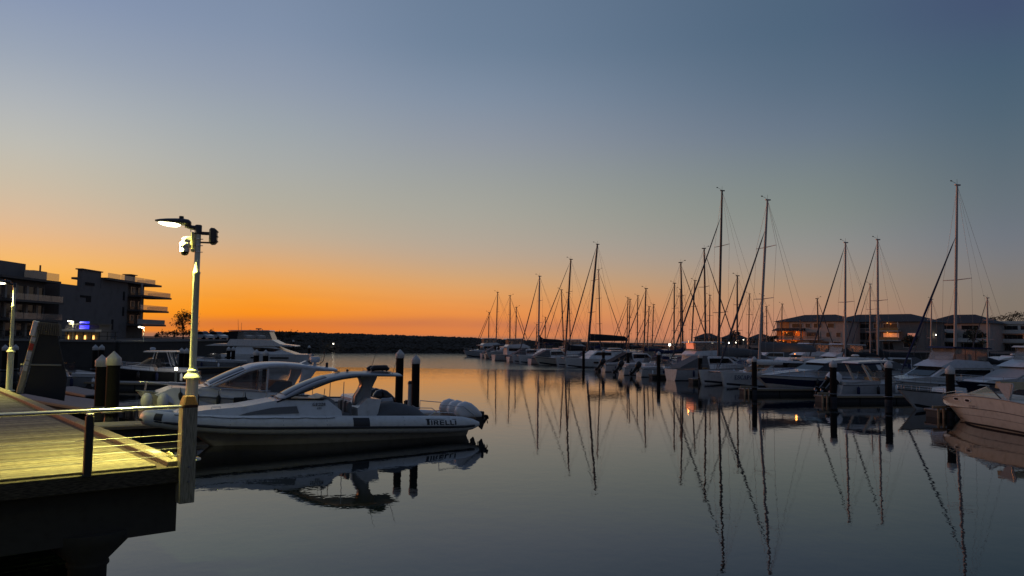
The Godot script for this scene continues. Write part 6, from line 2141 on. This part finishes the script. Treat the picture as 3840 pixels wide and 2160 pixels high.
# ---------------------------------------------------------------- waterside houses
func house(label: String, at: Vector3, turn: float, W: float, n: int, floors: Array, wall_m: String, roof_h: float, depth := 11.0) -> Node3D:
	var o := thing("waterside_house", label, "house", at, turn, "houses across the marina")
	var FH := 2.9
	wbox(o, "wall", Vector3(0, 0, -depth), Vector3(W, FH * n, 0), wall_m)
	# hip roof
	var st := S()
	var y := FH * n
	var e := 0.9
	var a := [Vector3(-e, y, e), Vector3(W + e, y, e), Vector3(W + e, y, -depth - e), Vector3(-e, y, -depth - e)]
	var r0 := Vector3(minf(W * 0.4, depth * 0.5), y + roof_h, -depth * 0.5)
	var r1 := Vector3(W - minf(W * 0.4, depth * 0.5), y + roof_h, -depth * 0.5)
	if roof_h > 0.5:
		quad(st, a[0], r0, r1, a[1])
		tri(st, a[1], r1, a[2])
		quad(st, a[2], r1, r0, a[3])
		tri(st, a[3], r0, a[0])
		quad(st, a[3], a[2], a[1], a[0])
		part(o, "roof", st, "roof_tile")
	else:
		wbox(o, "parapet", Vector3(-0.3, y, -depth - 0.3), Vector3(W + 0.3, y + 0.9, 0.5), wall_m)
	for k in floors.size():
		var by := FH * k
		for b in floors[k]:
			var x0: float = b[0] * W
			var x1: float = b[1] * W
			match b[2]:
				"w":
					var w := wbox(o, "window", Vector3(x0, by + 0.75, 0.0), Vector3(x1, by + 2.35, 0.08), "render_white")
					wbox(w, "pane", Vector3(x0 + 0.12, by + 0.87, 0.03), Vector3(x1 - 0.12, by + 2.23, 0.1), "house_glass")
				"lit":  # panes given an orange glow in place of the sunset mirrored in glass
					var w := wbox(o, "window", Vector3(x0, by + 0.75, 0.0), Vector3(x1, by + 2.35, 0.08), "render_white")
					wbox(w, "sunset_glow_pane", Vector3(x0 + 0.12, by + 0.87, 0.03), Vector3(x1 - 0.12, by + 2.23, 0.1), "orange_glow_dim")
				"d":
					var w := wbox(o, "sliding_door", Vector3(x0, by + 0.1, 0.0), Vector3(x1, by + 2.3, 0.08), "slab")
					var cnt := maxi(1, int((x1 - x0) / 1.3))
					for i in cnt:
						wbox(w, "pane", Vector3(lerpf(x0, x1, float(i) / cnt) + 0.08, by + 0.18, 0.03), Vector3(lerpf(x0, x1, float(i + 1) / cnt) - 0.08, by + 2.22, 0.11), "house_glass")
				"t":
					wbox(o, "sunset_tint_wall", Vector3(x0, by + 0.02, 0.0), Vector3(x1, by + FH - 0.12, 0.05), "render_sunset_tint")
				"b", "bt":
					# balcony: slab, front, columns
					wbox(o, "balcony_slab", Vector3(x0, by - 0.16, 0.0), Vector3(x1, by + 0.12, 2.2), "render_white")
					wbox(o, "balcony_front", Vector3(x0, by + 0.12, 2.05), Vector3(x1, by + 1.0, 2.15), "render_sunset_tint" if b[2] == "bt" else "balustrade_glass")
					for x in [x0 + 0.1, x1 - 0.25]:
						wbox(o, "column", Vector3(x, by + 0.12, 1.82), Vector3(x + 0.15, by + FH - 0.16, 1.97), "render_white")
				"wb":
					wbox(o, "balcony_slab", Vector3(x0, by - 0.2, 0.0), Vector3(x1, by + 0.15, 1.8), "render_white")
					wbox(o, "balcony_front", Vector3(x0, by + 0.15, 1.65), Vector3(x1, by + 1.0, 1.78), "render_white")
				"lean":
					st = S()
					st.set_smooth_group(-1)
					prism(st, [[0.0, by + FH + 0.75], [2.9, by + FH - 0.1], [2.9, by + FH - 0.2], [0.0, by + FH - 0.2]], (x1 - x0) / 2)
					var lr := part(o, "veranda_roof", st, "roof_tile")
					lr.transform = Transform3D(Basis(Vector3.UP, -PI / 2), Vector3((x0 + x1) / 2, 0, 0))
				"post":
					wbox(o, "column", Vector3(x0, by - 0.1, 2.4), Vector3(x0 + 0.18, by + FH - 0.1, 2.58), "render_white")
	return o

# an added warm lamp under a veranda or balcony, in place of sunset glow
func added_veranda_lamp(o: Node3D, x: float, y: float, energy: float) -> void:
	var st := S()
	lathe(st, [[0.1, y - 0.1], [0.12, y - 0.04], [0.12, y]], Vector3(x, 0, 1.2), 8)
	part(o, "added_veranda_lamp", st, "lamp_warm")
	lamp_light(o.position + Basis(Vector3.UP, o.rotation.y) * Vector3(x, y - 0.3, 1.2), Color(1.0, 0.55, 0.2), energy)

func houses() -> void:
	var t := -0.9
	var A := house("house with sunset tinted verandas on white posts, nearest the masts", Vector3(89.5, 2.0, -260.0), t, 24.0, 3, [[[0.0, 0.4, "t"], [0.05, 0.16, "d"], [0.22, 0.36, "d"], [0.5, 0.62, "d"], [0.66, 0.78, "d"], [0.84, 0.95, "w"]], [[0.0, 0.44, "b"], [0.0, 0.44, "t"], [0.12, 0.26, "d"], [0.0, 0.44, "lean"], [0.46, 0.66, "d"], [0.46, 0.7, "b"], [0.74, 0.8, "w"], [0.88, 0.95, "w"]], [[0.06, 0.2, "t"], [0.24, 0.4, "w"], [0.44, 0.52, "w"], [0.56, 0.68, "w"], [0.76, 0.86, "w"]]], "render_pale", 2.4, 13.0)
	var B := house("wide dark roofed house with rows of sunset tinted balcony fronts", Vector3(105.0, 2.0, -256.0), t, 31.0, 3, [[[0.02, 0.12, "d"], [0.14, 0.24, "d"], [0.3, 0.4, "d"], [0.42, 0.52, "d"], [0.6, 0.7, "d"], [0.8, 0.9, "w"]], [[0.0, 0.3, "bt"], [0.02, 0.26, "d"], [0.34, 0.56, "d"], [0.58, 0.78, "bt"], [0.6, 0.76, "lit"], [0.84, 0.92, "lit"]], [[0.0, 0.3, "bt"], [0.03, 0.13, "w"], [0.16, 0.27, "lit"], [0.36, 0.46, "w"], [0.5, 0.56, "w"], [0.58, 0.78, "bt"], [0.6, 0.76, "w"]]], "render_grey", 2.6, 14.0)
	var C := house("pale house with peaked dark roof and framed loggias, behind the tallest mast", Vector3(137.0, 2.0, -256.0), t, 20.0, 3, [[[0.02, 0.2, "d"], [0.26, 0.5, "d"], [0.58, 0.9, "d"]], [[0.0, 0.24, "wb"], [0.03, 0.2, "d"], [0.27, 0.52, "wb"], [0.3, 0.5, "d"], [0.56, 0.94, "wb"], [0.6, 0.88, "d"]], [[0.02, 0.2, "w"], [0.27, 0.52, "wb"], [0.29, 0.5, "d"], [0.58, 0.84, "w"]]], "render_pale", 3.0, 13.0)
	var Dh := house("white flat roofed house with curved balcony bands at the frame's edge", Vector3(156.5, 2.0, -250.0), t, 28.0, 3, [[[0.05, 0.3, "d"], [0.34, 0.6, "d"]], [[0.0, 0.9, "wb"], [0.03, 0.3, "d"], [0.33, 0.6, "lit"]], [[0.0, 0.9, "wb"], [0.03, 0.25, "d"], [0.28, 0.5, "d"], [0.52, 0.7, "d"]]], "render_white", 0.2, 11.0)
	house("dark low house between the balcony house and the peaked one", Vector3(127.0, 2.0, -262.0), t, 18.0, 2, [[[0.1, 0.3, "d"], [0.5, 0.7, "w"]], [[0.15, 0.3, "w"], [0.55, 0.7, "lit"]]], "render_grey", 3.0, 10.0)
	for q in [[2.0, 2.5, 1.0], [6.5, 2.5, 0.9], [3.2, 5.3, 1.1], [8.0, 5.3, 1.1]]:
		added_veranda_lamp(A, q[0], q[1], q[2])
	for q in [[2.4, 5.4, 0.7], [6.4, 5.4, 0.7], [2.4, 8.3, 0.7], [6.4, 8.3, 0.7], [20.5, 5.4, 0.7], [20.5, 8.3, 0.5]]:
		added_veranda_lamp(B, q[0], q[1], q[2])
	for q in [[3.0, 5.4, 0.4], [10.0, 5.4, 0.4]]:
		added_veranda_lamp(Dh, q[0], q[1], q[2])
	for q in [["first low dark roofed house on the far shore, left of its neighbour", 84.0], ["second low dark roofed house on the far shore, by the distant lights", 96.0], ["third low dark roofed house on the far shore, nearest the veranda house", 108.0]]:
		house(q[0], Vector3(q[1] - 2.0, 2.2, -345.0), -0.3, 11.0, 1, [[[0.1, 0.3, "w"], [0.5, 0.8, "d"]]], "render_grey", 2.2, 9.0)
	var li := 0
	for q in [[Vector3(83.449, 3.041, -320), 0.3], [Vector3(90.313, 3.136, -320), 0.34], [Vector3(93.082, 3.285, -320), 0.34], [Vector3(94.81, 4.176, -324), 0.26], [Vector3(98.218, 4.553, -326), 0.2]]:
		var l := thing("shore_light", "small white light on the far shore, %s from the orange glowing flybridge cruiser" % ORD[li], "light", Vector3(q[0].x, 2.2, q[0].z), 0, "far shore lights")
		li += 1
		var st := S()
		cyl(st, Vector3.ZERO, Vector3(0, q[0].y - 2.2 - q[1] * 0.9, 0), 0.08, 0.08, 6)
		part(l, "post", st, "gate_frame")
		st = S()
		ball(st, Vector3(0, q[0].y - 2.2, 0), Vector3.ONE * q[1], 8)
		part(l, "lamp", st, "lamp_white")
		lamp_light(q[0], Color(1, 0.95, 0.8), 1.0)
	for q in [["dark round tree by the far shore lights", Vector3(92.993, 2, -322), 6.0, 2.6], ["dark bushy tree left of the veranda house", Vector3(87.275, 2, -258), 3.6, 1.8], ["dark tree in front of the low house between roofs", Vector3(116.213, 2, -225), 4.2, 2.2], ["tall dark tree beside the peaked house, right of its loggias", Vector3(135.294, 2, -225), 7.0, 3.0], ["tree on the skyline behind the flat roofed house, left of three", Vector3(178.575, 2, -285), 12.6, 3.2], ["tree on the skyline behind the flat roofed house, middle of three", Vector3(183.36, 2, -286), 13.4, 3.4], ["biggest tree on the skyline behind the flat roofed house", Vector3(186.207, 2, -284), 14.0, 4.4]]:
		tree(q[0], q[1], q[2], q[3], 900, 0.3)
	for q in [[Vector3(129.741, 6.747, -238), "small bright porch light on the peaked house, upper storey"], [Vector3(136.432, 6.661, -232), "small bright porch light on the peaked house, right balcony"]]:
		var l := thing("porch_light", q[1], "light", q[0] + Vector3(0, 0, 2.5), 0, "porch lights")
		var st := S()
		bbox(st, Vector3(0, 0, -0.1), Vector3(0.14, 0.14, 0.2), 0.02)
		part(l, "bracket", st, "gate_frame")
		st = S()
		ball(st, Vector3(0, 0, 0.08), Vector3(0.14, 0.22, 0.12), 8)
		part(l, "lamp", st, "lamp_white")
		lamp_light(l.position + Vector3(0, 0, 0.35), Color(1, 0.9, 0.7), 0.4)
